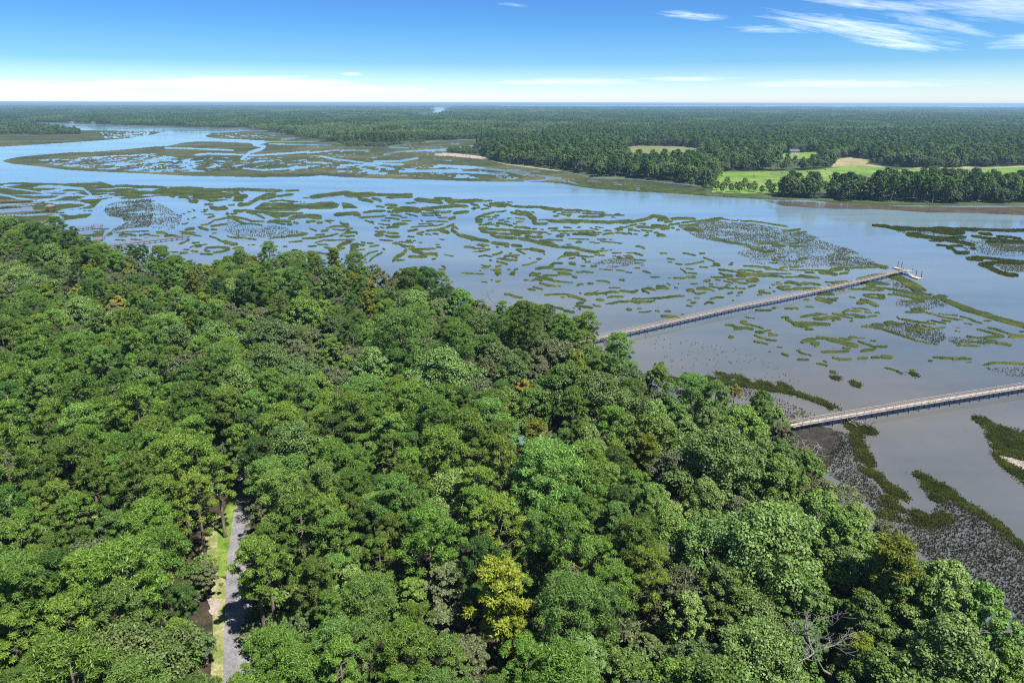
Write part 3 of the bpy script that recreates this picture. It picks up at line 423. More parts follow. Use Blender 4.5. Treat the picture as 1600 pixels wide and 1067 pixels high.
def parse(txt):
    for it in txt.replace('\n', ';').split(';'):
        a = [float(x) for x in it.split()]
        if len(a) > 2: yield a[0], list(zip(a[1::2], a[2::2]))
def region(poly, fn, box=None):
    xs = [p[0] for p in poly]; ys = [p[1] for p in poly]
    W = window(min(xs), min(ys), max(xs), max(ys))
    if W is None: return
    m = inpoly(GX[W], GY[W], poly); f = F[W]; g = fn(W); f[m] = g[m]; F[W] = f
for P in (P_ISLAND, P_UPPER, P_LEFTISLE, P_BANK): region(P, lambda W: np.full(F[W].shape, 2.0, np.float32))
for P, cov in PUDDLES:
    # creek-cut pools: noise in ground metres
    region(P, lambda W: np.minimum(F[W], (.55*fbm(WX[W]/14+3, WY[W]/26, 5, 3)+.45*fbm(WX[W]/4.5, WY[W]/9, 6, 3)-(.24+.42*cov))*22).astype(np.float32))
for w, pts in parse(HOLES): stroke(pts, w, True)
for P, cov in MATS:
    region(P, lambda W: np.maximum(F[W], (fbm(WX[W]/22, WY[W]/12, 9, 3)-(.86-.72*cov))*16).astype(np.float32))
for w, pts in parse(CREEKS): stroke(pts, w, True)
for x0, y0, s, txt in TILES:
    for w, pts in parse(txt): stroke([(x0+a/s, y0+b/s) for a, b in pts], w, False, .93)
rag = (vnoise(GX/2.2, GY/1.2, 21)-.5)*.6+(vnoise(GX/8, GY/4, 22)-.5)*.6
F += np.where(F > -3, rag, 0)
KEEPF = F.copy()
def marsh(name, mask, mat, hgt, label):
    """grass mat: every kept cell becomes a face; inner corners rise to the grass height, outer corners stand in the water"""
    k = mask[:-1, :-1]
    cnt = np.zeros(mask.shape, np.int8); cnt[:-1, :-1] += k; cnt[1:, :-1] += k; cnt[:-1, 1:] += k; cnt[1:, 1:] += k
    used = cnt > 0; idx = np.full(mask.shape, -1, np.int32); idx[used] = np.arange(used.sum())
    x, y = WX[used], WY[used]
    inner = cnt[used] == 4
    g = _hash(np.nonzero(used)[1], np.nonzero(used)[0], 77)
    z = np.where(inner, hgt*(.55+.55*g+.5*(vnoise(x/3, y/3, 31)-.5)), -.06)
    x = x+(g-.5)*.2*inner
    jj, ii = np.nonzero(k)
    f = np.stack([idx[jj, ii], idx[jj+1, ii], idx[jj+1, ii+1], idx[jj, ii+1]], 1)
    o = link(name, mesh_np(name, np.stack([x, y, z], 1), f, mat)); tag(o, label, 'marsh grass', None, 'stuff'); return o
KEEP = F > 0
far_m = (GY < 283+np.clip((GX-700)*.012, 0, 8)) & (GX < 1230) | (GY < 275)
bank_m = (GX > 880) & (GY < 325) & (GY < 283+(GX-880)*.062)
right_m = (GX > 1355) & (GY < 436) & (GY > 345) & ((GX-1355)*.52+352 > GY)
near_m = (GY > 583) & (GX > 1000)
masks = [('far', KEEP & (far_m | bank_m)), ('right', KEEP & right_m & ~far_m & ~bank_m)]
rest = KEEP & ~far_m & ~bank_m & ~right_m
marsh('marsh_grass', masks[0][1], M['farmarsh'], .6, 'pale olive marsh with silver pools lying across the wide river')
marsh('marsh_grass', masks[1][1], M['marsh'], .35, 'green marsh tongue in the river beyond the end of the long dock')
marsh('marsh_grass', rest & ~near_m, M['marsh'], .50, 'broken green ribbons of cord grass in the shallow water')
# single stems and tufts
RNG = np.random.default_rng(5)
def tufts(name, jobs, label, mat, hmin, hmax, wd, gate=.40):
    px, py = [], []
    for poly, dens in jobs:
        if dens <= 0: continue
        g = gpts(poly); xs = [p[0] for p in g]; ys = [p[1] for p in g]
        n = int((max(xs)-min(xs))*(max(ys)-min(ys))*dens); n = min(n, 330000)
        x = RNG.uniform(min(xs), max(xs), n); y = RNG.uniform(min(ys), max(ys), n)
        ok = inpoly(x, y, g) & (fbm(x/9, y/9, 41, 3)+RNG.uniform(-.16, .16, n) > gate)
        px.append(x[ok]); py.append(y[ok])
    raw_tufts(name, np.concatenate(px), np.concatenate(py), label, mat, hmin, hmax, wd)
def raw_tufts(name, x, y, label, mat, hmin, hmax, wd):
    n = len(x); V = []
    for b in range(4):
        a = RNG.uniform(0, 2*PI, n); h = RNG.uniform(hmin, hmax, n); w = wd*RNG.uniform(.6, 1.2, n); l = RNG.uniform(.1, .7, n)*h
        ca, sa = np.cos(a), np.sin(a)
        p0 = np.stack([x-ca*w, y-sa*w, np.full(n, -.05)], 1); p1 = np.stack([x+ca*w, y+sa*w, np.full(n, -.05)], 1)
        p2 = np.stack([x-sa*l+ca*w*.5, y+ca*l+sa*w*.5, h], 1)
        V.append(np.stack([p0, p1, p2], 1).reshape(-1, 3))
    V = np.concatenate(V); fc = np.arange(len(V)).reshape(-1, 3)
    o = link(name, mesh_np(name, V, fc, mat)); tag(o, label, 'marsh grass', None, 'stuff')
M['stem'] = leaf_mat('cord_grass_stems', (.055, .066, .036), (.100, .112, .066), (.20, .205, .15), .0, .15)
def blades(name, mask, n, label, mat, hmin, hmax, wd, soft=None):
    jj, ii = np.nonzero(mask[:-1, :-1]); a = np.abs((WX[jj, ii+1]-WX[jj, ii])*(WY[jj+1, ii]-WY[jj, ii]))
    if soft: a = a*np.clip((F[jj, ii]+soft)/(2*soft), .02, 1)**1.5
    c = RNG.choice(len(jj), n, p=a/a.sum()); jj, ii = jj[c], ii[c]
    u, v = RNG.uniform(-.15, 1.15, n), RNG.uniform(-.15, 1.15, n)
    x = WX[jj, ii]+u*(WX[jj, ii+1]-WX[jj, ii]); y = WY[jj, ii]+v*(WY[jj+1, ii]-WY[jj, ii])
    if soft: x = x+RNG.normal(size=n)*.45; y = y+RNG.normal(size=n)*.8; k = fbm(x/4, y/4, 51, 3)+RNG.uniform(-.22, .22, n) > .36; x, y = x[k], y[k]
    raw_tufts(name, x, y, label, mat, hmin, hmax, wd)
def halo(name, mask, n, label, mat, hmin, hmax, wd):
    jj, ii = np.nonzero(mask[:-1, :-1]); a = np.abs((WX[jj, ii+1]-WX[jj, ii])*(WY[jj+1, ii]-WY[jj, ii])); c = RNG.choice(len(jj), n, p=a/a.sum())
    x = WX[jj[c], ii[c]]+RNG.normal(size=n)*1.6; y = WY[jj[c], ii[c]]+RNG.normal(size=n)*2.6; raw_tufts(name, x, y, label, mat, hmin, hmax, wd)
def thick(jobs, k): return [(a, b*k) for a, b in jobs]
tufts('cord_grass', thick(TUFTS[:3], 2.2), 'sparse grey-green grass flat in the shallows by the left docks', M['stem'], .35, .6, .22)
tufts('cord_grass', thick(TUFTS[3:11], 3.0), 'thin grass standing in the water along the far side of the marsh', M['stem'], .35, .6, .18)
M['shelfstem'] = leaf_mat('mudflat_grass', (.030, .036, .026), (.065, .072, .055), (.24, .235, .20), .0, .12)
tufts('cord_grass', thick(TUFTS[11:18], 3.4), 'loose grass stems in the shallows on both sides of the long dock', M['stem'], .3, .55, .12)
tufts('cord_grass', thick(TUFTS[18:], 4.5)+[([(1236,664),(1262,663),(1300,672),(1322,690),(1312,708),(1296,728),(1262,742),(1215,738),(1190,725),(1220,690)], 6)], 'speckled grey-green grass covering the mud off the wooded shore at right', M['shelfstem'], .25, .6, .12, .20)
blades('cord_grass', rest & ~near_m, 80000, 'upright blades along the green ribbons of the open marsh', M['blade'], .25, .5, .16)
blades('cord_grass', (F > -3.5) & near_m & (GX > 1000), 80000, 'upright blades fringing the wooded shore and the short boardwalk', M['nearblade'], .2, .55, .12, 1.6)
blades('cord_grass', masks[1][1], 24000, 'upright blades on the marsh tongue beyond the long dock', M['blade'], .35, .75, .25)
halo('cord_grass', rest & ~near_m, 45000, 'drowned stems in the water round the green marsh ribbons', M['stem'], .10, .22, .10)
# ================= boardwalks and docks =================
def pier(name, label, pix, width, dz, mats, bents, cat='dock', group=None, rail=1.0, both=True, postgap=2.4, crossrail=True):
    """a timber walkway on piles along ground points; deck, railings and piles are parts"""
    root = empty(name); tag(root, label, cat, group)
    xy = gpts(pix, dz); P = [Vector((x, y, dz)) for x, y in xy]
    root.location = (P[0].x, P[0].y, 0); O = Vector((P[0].x, P[0].y, 0)); P = [p-O for p in P]
    deck, beam = MB(), MB(); rails = [MB(), MB()]; npile = 0
    seg = list(zip(P, P[1:])); L = sum((b-a).length for a, b in seg)
    for a, b in seg:
        d = (b-a); l = d.length; d.normalize(); s = Vector((d.y, -d.x, 0))
        step = .30 if l < 400 else .3
        k = int(l/step)
        for i in range(k):
            c = a+d*(step*(i+.5)); deck.box(c+Vector((0, 0, random.uniform(-.006, .006))), (step-.025, width+random.uniform(-.03, .03), .05), d, s)
        for sg in (-1, 1): beam.bar(a+s*sg*(width/2-.12)+Vector((0, 0, -.16)), b+s*sg*(width/2-.12)+Vector((0, 0, -.16)), .08, .24)
        if rail:
            for q, sg in enumerate((-1, 1) if both else (1,)):
                off = s*sg*(width/2-.03)
                m = max(1, int(l/postgap))
                for i in range(m+1): rails[q].box(a+off+d*(l*i/m)+Vector((0, 0, rail/2-.05)), (.09, .09, rail+.2), d, s)
                rails[q].box((a+b)/2+off+Vector((0, 0, rail+.02)), (l, .17, .05), d, s)
                if crossrail: rails[q].box((a+b)/2+off+Vector((0, 0, rail*.52)), (l, .05, .12), d, s)
    deck.build('deck', mats[0], root); beam.build('beam', mats[2], root)
    for q in range(2):
        if rails[q].v: rails[q].build('railing', mats[1], root)
    # pile bents, evenly along the run
    pm = None; done = 0
    for k in range(bents):
        t = L*(k+.5)/bents; acc = 0
        for a, b in seg:
            l = (b-a).length
            if acc+l >= t: break
            acc += l
        d = (b-a).normalized(); s = Vector((d.y, -d.x, 0)); c = a+d*(t-acc)
        for sg in (-1, 1):
            if pm is None:
                pb = MB(); pb.tube([(0, 0, -1.2), (0, 0, dz-.04)], [.14, .12], 8); pm = pb.mesh('pile', mats[2])
            o = link('pile', pm, root); o.location = (c+s*sg*(width/2-.02)).to_tuple()[:2]+(0,); done += 1
    cm_ = MB(); cm_.box((0, 0, 0), (.14, width+.3, .18)); cm_ = cm_.mesh('pile_cap', mats[2])
    for k in range(bents):
        t = L*(k+.5)/bents; acc = 0
        for a, b in seg:
            l = (b-a).length
            if acc+l >= t: break
            acc += l
        d = (b-a).normalized(); s = Vector((d.y, -d.x, 0)); c = a+d*(t-acc)
        o = link('pile_cap', cm_, root); o.location = c+Vector((0, 0, -.36)); o.rotation_euler = (0, 0, math.atan2(d.y, d.x))
    return root, O, P
random.seed(4)
M['greyplank'] = surf_mat('grey_brown_planks', (.17, .145, .125), (.25, .22, .195), .7, .85, (.34, .30, .27), fine=5)
GP = 'docks on the marsh shore'
LONG = [(905,535.5),(931,529.5),(1045,504.5),(1154,479.5),(1212,468.5),(1291,451.5),(1353,437.5),(1396,426.5),(1416,422.5)]
pier('long_dock', 'very long timber dock running from the wood across the marsh to white floats', LONG, 1.7, 1.9, (M['greyplank'], M['oldwood'], M['post']), 49, 'dock', GP)
SHORT = [(1236,665.5),(1250,662.5),(1425,632.5),(1600,604.5),(1760,579)]
pier('boardwalk', 'bright boardwalk with railings cut off by the right edge of the photo', SHORT, 1.7, 1.8, (M['wood'], M['oldwood'], M['post']), 34, 'boardwalk', GP)
RW = (M['redwood'], M['redwood'], M['post'])
pier('wooden_dock', 'short reddish dock with posts standing clear of the treetops by the marsh', [(150,388),(180,383),(240,376),(297,369.3)], 1.8, 1.6, RW, 17, 'dock', GP)
pier('wooden_dock', 'farthest of the small docks at the left edge of the photo', [(-40,318),(0,315.5),(30,314),(59,312)], 1.8, 1.7, RW, 16, 'dock', GP)
pier('wooden_dock', 'dock at the left edge between the farthest dock and the shelter', [(-40,327),(0,323.5),(32,320.5),(62,317)], 1.8, 1.7, RW, 16, 'dock', GP)
pier('wooden_dock', 'dock at the left edge that ends in a small roofed shelter', [(-40,341),(0,336),(25,333.5),(50,331),(76,328)], 1.8, 1.7, RW, 20, 'dock', GP)
pier('wooden_dock', 'low dark dock just behind the treetops at far left', [(-10,355),(25,351),(60,347.5),(99,343.5)], 1.8, 1.5, RW, 14, 'dock', GP)
pier('wooden_dock', 'reddish dock with a square pier head above the left treetops', [(80,365),(97,361.5),(130,357),(146,354.5)], 1.8, 1.6, RW, 10, 'dock', GP)
# square pier heads, shelter
def platform(name, label, pix, size, dz, roof=False):
    x, y = ground(*pix, dz); r = empty(name, (x, y, 0), .3); tag(r, label, 'pier head', 'pier heads on the left docks')
    b = MB()
    for i in range(int(size/.3)): b.box((-size/2+.3*(i+.5), 0, dz), (.275, size, .06))
    b.build('deck', M['redwood'], r)
    for sx_ in (-1, 1):
        for sy_ in (-1, 1):
            p = MB(); hh = dz+(2.6 if roof else 1.1); p.box((sx_*(size/2-.12), sy_*(size/2-.12), hh/2-.6), (.22, .22, hh+1.2)); p.build('post', M['post'], r)
    q = MB()
    for a, c in (((0, size/2-.05), (size, .06)), ((0, -size/2+.05), (size, .06)), ((size/2-.05, 0), (.06, size))):
        q.box((a[0], a[1], dz+1.0), (c[0], c[1], .08)); q.box((a[0], a[1], dz+.55), (c[0], c[1], .06))
    q.build('railing', M['redwood'], r)
    if roof:
        t = MB(); s = size/2+.5; z = dz+2.6
        for a in range(4):
            c0 = [(-s, -s), (s, -s), (s, s), (-s, s)][a]; c1 = [(s, -s), (s, s), (-s, s), (-s, -s)][a]
            t.face([(*c0, z), (*c1, z), (0, 0, z+1.7)])
        t.face([(-s, s, z), (s, s, z), (s, -s, z), (-s, -s, z)]); t.build('roof', M['pinkroof'], r)
    return r
platform('dock_shelter', 'small roofed shelter on posts at the end of a left dock', (79,327.5), 5.0, 1.9, True)
platform('pier_head', 'square railed pier head above the treetops at left', (152,353.8), 5.5, 1.75)
platform('pier_head', 'low square pier head beside a gap in the left treetops', (155,372.5), 5.0, 1.5)
# floats and gangways at the end of the long dock
def floatdock(label, pa, pb, width):
    (x0, y0), (x1, y1) = gpts([pa, pb], .5); a, b = Vector((x0, y0, 0)), Vector((x1, y1, 0)); L = (b-a).length; d = (b-a)/L
    r = empty('floating_dock', (a+b)/2, math.atan2(d.y, d.x)); tag(r, label, 'floating dock', 'floats at the end of the long dock')
    m = MB()
    for i in range(int(L/.3)): m.box((-L/2+.3*(i+.5), 0, .5), (.28, width, .06))
    m.build('deck', M['cream'], r)
    m = MB(); m.box((0, width/2-.05, .33), (L, .12, .28)); m.box((0, -width/2+.05, .33), (L, .12, .28)); m.box((L/2-.05, 0, .33), (.12, width-.2, .28)); m.box((-L/2+.05, 0, .33), (.12, width-.2, .28)); m.build('frame', M['oldwood'], r)
    for k in range(3):
        m = MB(); m.box((-L/2+L*(k+.5)/3, 0, .06), (L/3-.5, width-.4, .40)); m.build('pontoon', M['post'], r)
    for px_ in (-L/2+.5, L/2-1.2):
        m = MB(); m.tube([(px_, width/2+.2, -1.5), (px_, width/2+.2, 3.4)], [.17, .15], 8); m.tube([(px_, width/2+.2, 3.4), (px_, width/2+.2, 3.75)], [.19, .02], 8); m.build('mooring_pile', M['post'], r)
    return r
floatdock('cream float at the left of the long dock head', (1397.5,417.6), (1407.5,420.2), 2.8)
floatdock('cream float at the right of the long dock head', (1425.5,431.6), (1438,435.2), 2.8)
def gangway(label, pa, za, pb, zb):
    (x0, y0), = gpts([pa], za); (x1, y1), = gpts([pb], zb); a, b = Vector((x0, y0, za)), Vector((x1, y1, zb))
    r = empty('gangway', (a.x, a.y, 0)); tag(r, label, 'gangway', 'gangways at the end of the long dock'); O = Vector((a.x, a.y, 0)); a -= O; b -= O
    d = (b-a).normalized(); s = d.cross(Vector((0, 0, 1))).normalized()
    m = MB(); m.bar(a, b, 1.5, .10); m.build('deck', M['white'], r)
    for sg in (-1, 1):
        m = MB(); o = s*sg*.72; u = Vector((0, 0, 1.0)); m.bar(a+o+u, b+o+u, .07, .07); m.bar(a+o+u*.5, b+o+u*.5, .05, .05)
        for i in range(8): p = a+(b-a)*(i/7)+o; m.bar(p, p+u, .06, .06)
        m.build('railing', M['white'], r)
gangway('white gangway down to the left float of the long dock', (1414,423), 1.95, (1406,419.8), .62)
gangway('white gangway down to the right float of the long dock', (1418,424), 1.95, (1427,432), .62)
x, y = ground(1417, 423.2, 1.9); r = empty('landing', (x, y, 0), .9); tag(r, 'small square landing at the outer end of the long dock', 'landing')
b = MB()
for i in range(16): b.box((-2.4+.3*(i+.5), 0, 1.98), (.28, 4.6, .06))
b.build('deck', M['white'], r)
for sx_ in (-1, 1):
    for sy_ in (-1, 1): p = MB(); p.tube([(sx_*2.1, sy_*2.1, -1.2), (sx_*2.1, sy_*2.1, 2.9)], [.15, .13], 8); p.build('pile', M['post'], r)
# ================= houses between the trees =================
def house(name, label, pix, zr, size, eave, roofm, rz, hip=False):
    x, y = ground(*pix, zr); L, W = size; r = empty(name, (x, y, 1.4), rz); tag(r, label, 'house', 'houses hidden in the wood'); h = eave; t = zr-1.4
    m = MB(); m.box((0, 0, h/2), (L, W, h))
    if not hip:
        for sx_ in (-1, 1): m.face([(sx_*L/2, -W/2*sx_, h), (sx_*L/2, W/2*sx_, h), (sx_*L/2, 0, t-.1)])
    m.build('wall', M['siding'], r)
    e = .6; a, b = L/2+e, W/2+e; m = MB(); q = L/2-W/2 if hip else a; q = max(q, .4); z0 = h-.25
    m.face([(-a, -b, z0), (a, -b, z0), (q, 0, t), (-q, 0, t)]); m.face([(a, b, z0), (-a, b, z0), (-q, 0, t), (q, 0, t)])
    if hip: m.face([(a, -b, z0), (a, b, z0), (q, 0, t)]); m.face([(-a, b, z0), (-a, -b, z0), (-q, 0, t)])
    m.face([(-a, b, z0-.02), (a, b, z0-.02), (a, -b, z0-.02), (-a, -b, z0-.02)])
    ro = m.build('roof', roofm, r)
    c = MB(); c.box((L*.2, W*.12, t+.1), (.8, .8, 1.6)); c.build('chimney', M['pinkroof'], ro)
    for k in range(3):
        wx = -L/2+L*(k+.5)/3
        for sy_ in (-1, 1):
            f = MB(); f.box((wx, sy_*(W/2+.03), 1.7), (1.3, .08, 1.6)); fo = f.build('window', M['trim'], r)
            g = MB(); g.box((wx, sy_*(W/2+.08), 1.7), (1.1, .03, 1.4)); g.build('pane', M['glass'], fo)
    dd = MB(); dd.box((L/2+.03, 0, 1.05), (.08, 1.0, 2.1)); do = dd.build('door', M['oldwood'], r)
    kk = MB(); kk.tube([(L/2+.07, .35, 1.0), (L/2+.16, .35, 1.0)], [.05, .05], 6); kk.build('handle', M['glass'], do)
HOUSES = [((841,675.5), 11.5, (13, 9), 6.5), ((289,461.5), 12.5, (14, 9), 7), ((664,500), 12.0, (12, 8), 6.5)]
house('house', 'house with a pale teal hip roof peeking from the middle of the wood', (841,675.5), 11.5, (11, 9), 7.0, M['teal'], .35, True)
house('house', 'house with a slate grey roof among the far left trees', (289,461), 11.0, (11, 8), 6.5, M['shingle'], .9)
house('house', 'house with a mauve roof just inside the trees near the water', (664,500), 11.0, (9, 7), 6.5, M['pinkroof'], 1.3)
def barn(label, pix, size, zr, rm, rz, name='farmhouse'):
    x, y = ground(*pix, 1.1); L, W, h = size; r = empty(name, (x, y, 1.05), rz); tag(r, label, 'farmhouse' if name == 'farmhouse' else 'shore house', 'buildings on the far bank')
    m = MB(); m.box((0, 0, h/2), (L, W, h))
    for sx_ in (-1, 1): m.face([(sx_*L/2, -W/2*sx_, h), (sx_*L/2, W/2*sx_, h), (sx_*L/2, 0, zr-.1)])
    m.build('wall', M['white'], r)
    m = MB(); a, b = L/2+.5, W/2+.6; m.face([(-a, -b, h-.3), (a, -b, h-.3), (a, 0, zr), (-a, 0, zr)]); m.face([(a, b, h-.3), (-a, b, h-.3), (-a, 0, zr), (a, 0, zr)]); m.build('roof', rm, r)
    for k in range(4): m = MB(); m.box((-L/2+L*(k+.5)/4, -W/2-.04, h*.5), (1.4, .1, 1.6)); m.build('window', M['glass'], r)
barn('white farmhouse in a small clearing beyond the far pasture', (1240,240.5), (15, 9, 4.5), 7.5, M['shingle'], .1)
for lab, pix in (('leftmost white house at the far shore of the upper river', (112,193.4)), ('white house on the far shore between its two neighbours', (146,193.4)), ('rightmost white house on the far shore of the upper river', (196,194.4))):
    barn(lab, pix, (13, 9, 5), 8, M['shingle'], 0, 'shore_house')
# two small boats anchored in the upper river
def boat(label, pix, L, rz):
    x, y = ground(*pix, 0); r = empty('motor_boat', (x, y, 0), rz); tag(r, label, 'boat', 'boats on the upper river')
    m = MB(); n = 9
    secs = []
    for i in range(n):
        t = i/(n-1); w = L*.16*(1-max(0, (t-.55)/.45)**2); z = .9+.5*t; secs.append((t*L-L/2, w, z))
    for (xa, wa, za), (xb, wb, zb) in zip(secs, secs[1:]):
        m.face([(xa, wa, za), (xa, wa*.6, -.3), (xb, wb*.6, -.3), (xb, wb, zb)]); m.face([(xb, -wb, zb), (xb, -wb*.6, -.3), (xa, -wa*.6, -.3), (xa, -wa, za)]); m.face([(xa, -wa, za-.1), (xa, wa, za-.1), (xb, wb, zb-.1), (xb, -wb, zb-.1)])
    xa, wa, za = secs[0]; m.face([(xa, -wa, za), (xa, -wa*.6, -.3), (xa, wa*.6, -.3), (xa, wa, za)])
    m.build('hull', M['white'], r)
    m = MB(); m.box((-L*.05, 0, 1.7), (L*.35, L*.22, 1.5)); m.build('cabin', M['trim'], r)
    m = MB(); m.box((-L*.05, 0, 2.55), (L*.42, L*.26, .12)); m.build('canopy', M['shingle'], r)
boat('dark boat anchored by the far shore of the upper river', (325.5,200), 16, .3)
boat('boat in the open bend of the upper river, nearer the marsh', (354,203.5), 16, -.4)
# cattle-sized hay bales on the pasture
hb_ = MB(); hb_.tube([(-.9, 0, .9), (.9, 0, .9)], [.9, .9], 14); hbm = hb_.mesh('hay_bale', M['hay'])
for k, (a, b) in enumerate([(1178,276),(1206,272),(1222,270.5),(1247,273),(1262,269.5),(1290,266),(1255,277),(1196,281),(1232,283)]):
    x, y = ground(a, b, 1.1); o = link('hay_bale', hbm); o.location = (x, y, 1.08); o.rotation_euler = (0, 0, k*1.3)
    tag(o, 'round hay bale lying on the bright far pasture', 'hay bale', 'hay bales on the pasture')
# ================= trees =================
LEAF = {
 'pine':   leaf_mat('pine_needles', (.052, .099, .011), (.102, .187, .022), (.167, .284, .041), .02),
 'pinelight': leaf_mat('fresh_pine_needles', (.067, .130, .024), (.127, .229, .039), (.188, .318, .066), .02),
 'pinedark': leaf_mat('dark_pine_needles', (.031, .068, .012), (.058, .123, .019), (.098, .187, .030), .02),
 'pineolive': leaf_mat('olive_pine_needles', (.069, .117, .012), (.125, .200, .022), (.186, .272, .035), .02),
 'oak':    leaf_mat('oak_leaves', (.040, .069, .017), (.075, .126, .031), (.134, .206, .064), .03),
 'greyoak': leaf_mat('grey_oak_leaves', (.055, .074, .028), (.107, .135, .048), (.191, .218, .099), .03),
 'broad':  leaf_mat('broad_leaves', (.051, .101, .011), (.102, .193, .022), (.167, .278, .045), .03),
 'light':  leaf_mat('pale_broad_leaves', (.067, .121, .023), (.127, .207, .041), (.198, .302, .078), .03),
 'yellow': leaf_mat('yellow_green_leaves', (.086, .122, .007), (.166, .209, .014), (.260, .293, .036), .02),
 'gold':   leaf_mat('golden_leaves', (.170, .162, .015), (.265, .243, .025), (.350, .313, .049), .02),
 'rust':   leaf_mat('russet_leaves', (.117, .092, .029), (.191, .151, .053), (.276, .227, .090), .02),
 'cedar':  leaf_mat('cedar_sprays', (.025, .060, .010), (.053, .113, .015), (.090, .167, .025), .02),
}
def nrm(v): return v/np.maximum(np.linalg.norm(v, axis=1, keepdims=True), 1e-6)
def rhomb(c, n, up, w, l, fold=0.0):
    """leaf rhombs at C facing N with long axis near UP"""
    t = up-n*np.sum(up*n, 1, keepdims=True); t = nrm(t); b = np.cross(n, t)
    w = w[:, None]; l = l[:, None]
    q = np.stack([c-t*l, c+b*w-t*l*.1, c+t*l, c-b*w-t*l*.1], 1)
    return q.reshape(-1, 3)
def puff_leaves(rng, pc, pr, per, wl, ll, mode):
    """leaves over foliage puffs: centres PC (n,3), radii PR"""
    n = len(pc); k = np.repeat(np.arange(n), per); m = len(k)
    d = nrm(rng.normal(size=(m, 3))); d[:, 2] = np.where(d[:, 2] < -.35, -d[:, 2], d[:, 2])
    rad = pr[k]*rng.uniform(.55, 1.08, m)
    c = pc[k]+d*rad[:, None]*np.array([1, 1, .78])
    if mode == 'needle':
        up = nrm(d+rng.normal(size=(m, 3))*.35+np.array([0, 0, .25])); nn = nrm(rng.normal(size=(m, 3))*.6+d*.55+np.array([0, 0, .45]))
    else:
        nn = nrm(d*.8+rng.normal(size=(m, 3))*.5+np.array([0, 0, .6])); up = nrm(rng.normal(size=(m, 3)))
    return rhomb(c, nn, up, wl*rng.uniform(.6, 1.25, m), ll*rng.uniform(.6, 1.25, m))
def crown_points(kind, rng, h, R):
    """foliage puffs (centres, radii) of one tree with height H and crown radius R"""
    P, r = [], []
    if kind in ('pine', 'pinetall', 'pinesparse'):
        base = h*(.50 if kind == 'pine' else .62 if kind == 'pinetall' else .42)
        n = int((62 if kind != 'pinesparse' else 40)*(R/4.2)**1.6)
        for i in range(n):
            t = (i+.5)/n; t = t**.75; a = i*2.399+rng.uniform(-.5, .5); z = base+(h-base)*t
            prof = math.sqrt(max(0, 1-((t-.30)/.74)**2)) if t > .30 else .62+.38*t/.30
            q = R*prof*rng.uniform(.40, 1.04)*(1+.17*math.sin(3*a+h)+.13*math.sin(2*a+7*t+R*9))
            if rng.random() < .10: continue
            P.append((q*math.cos(a), q*math.sin(a), z-.9)); r.append(R*rng.uniform(.13, .24))
        for i in range(9): a = i*.7+rng.uniform(0, 6); q = R*.35*rng.uniform(0, 1); P.append((q*math.cos(a), q*math.sin(a), h-1.1)); r.append(R*.22)
    elif kind in ('oak', 'greyoak'):
        base = h*.30; nl = int(9+R*.9)
        for i in range(nl):
            a = i*2.399+rng.uniform(-.3, .3); q = R*math.sqrt((i+.3)/nl)*.74; zc = h-(.16+.42*(q/R)**2)*h+rng.uniform(-.05, .04)*h; lr = R*rng.uniform(.20, .42); q *= rng.uniform(.86, 1.14)
            for j in range(10):
                d = rng.normal(size=3); d /= np.linalg.norm(d); d[2] = abs(d[2])*1.1-.25
                P.append((q*math.cos(a)+d[0]*lr, q*math.sin(a)+d[1]*lr, max(base, zc+d[2]*lr*.8-.5))); r.append(lr*rng.uniform(.28, .50))
        for i in range(16): a = rng.uniform(0, 6.28); q = R*rng.uniform(.75, .98); P.append((q*math.cos(a), q*math.sin(a), h*rng.uniform(.28, .55))); r.append(R*.17)
    elif kind == 'broad':
        base = h*.22; n = int(95*(R/4.2)**1.5)
        for i in range(n):
            t = ((i+.5)/n)**.85; a = i*2.399+rng.uniform(-.4, .4); z = base+(h-base)*t
            prof = math.sin(PI*min(1, .16+.84*t*.98))**.62 if t < .97 else .3
            q = R*prof*rng.uniform(.55, 1.0)*(1+.19*math.sin(2*a+5*t*3+h)+.14*math.sin(5*a+R*5))
            if rng.random() < .08: continue
            P.append((q*math.cos(a), q*math.sin(a), z-.6)); r.append(R*rng.uniform(.13, .23))
    elif kind == 'cypress':
        n = int(70*(R/3.5)**1.4)
        for i in range(n):
            t = (i+.5)/n; a = i*2.399+rng.uniform(-.6, .6); z = h*(.35+.63*t); tier = .72+.28*math.cos(t*34)
            q = R*(1.02-.40*t)*tier*rng.uniform(.35, 1.05); P.append((q*math.cos(a), q*math.sin(a), z)); r.append(R*rng.uniform(.14, .24))
    elif kind == 'cedar':
        n = int(80*(R/3)**1.4)
        for i in range(n):
            t = (i+.5)/n; a = i*2.399; z = h*(.10+.86*t); q = R*math.sqrt(max(0, 1-(t*1.02)**2.2))*rng.uniform(.6, 1)
            P.append((q*math.cos(a), q*math.sin(a), z)); r.append(R*rng.uniform(.2, .3))
    elif kind == 'bush':
        for i in range(16):
            a = i*2.399; q = R*math.sqrt((i+.2)/16)*.8; P.append((q*math.cos(a), q*math.sin(a), h*(.45+.4*(1-(q/R)**2))*rng.uniform(.7, 1.1))); r.append(R*rng.uniform(.3, .42))
    return np.array(P), np.array(r)
STYLE = {'pine': ('needle', 165, .065, .30), 'pinetall': ('needle', 165, .065, .30), 'pinesparse': ('needle', 120, .065, .30), 'oak': ('leaf', 120, .125, .19), 'greyoak': ('leaf', 110, .125, .19), 'broad': ('leaf', 150, .135, .205), 'cypress': ('needle', 150, .09, .28), 'cedar': ('needle', 120, .09, .24), 'bush': ('leaf', 60, .17, .26)}
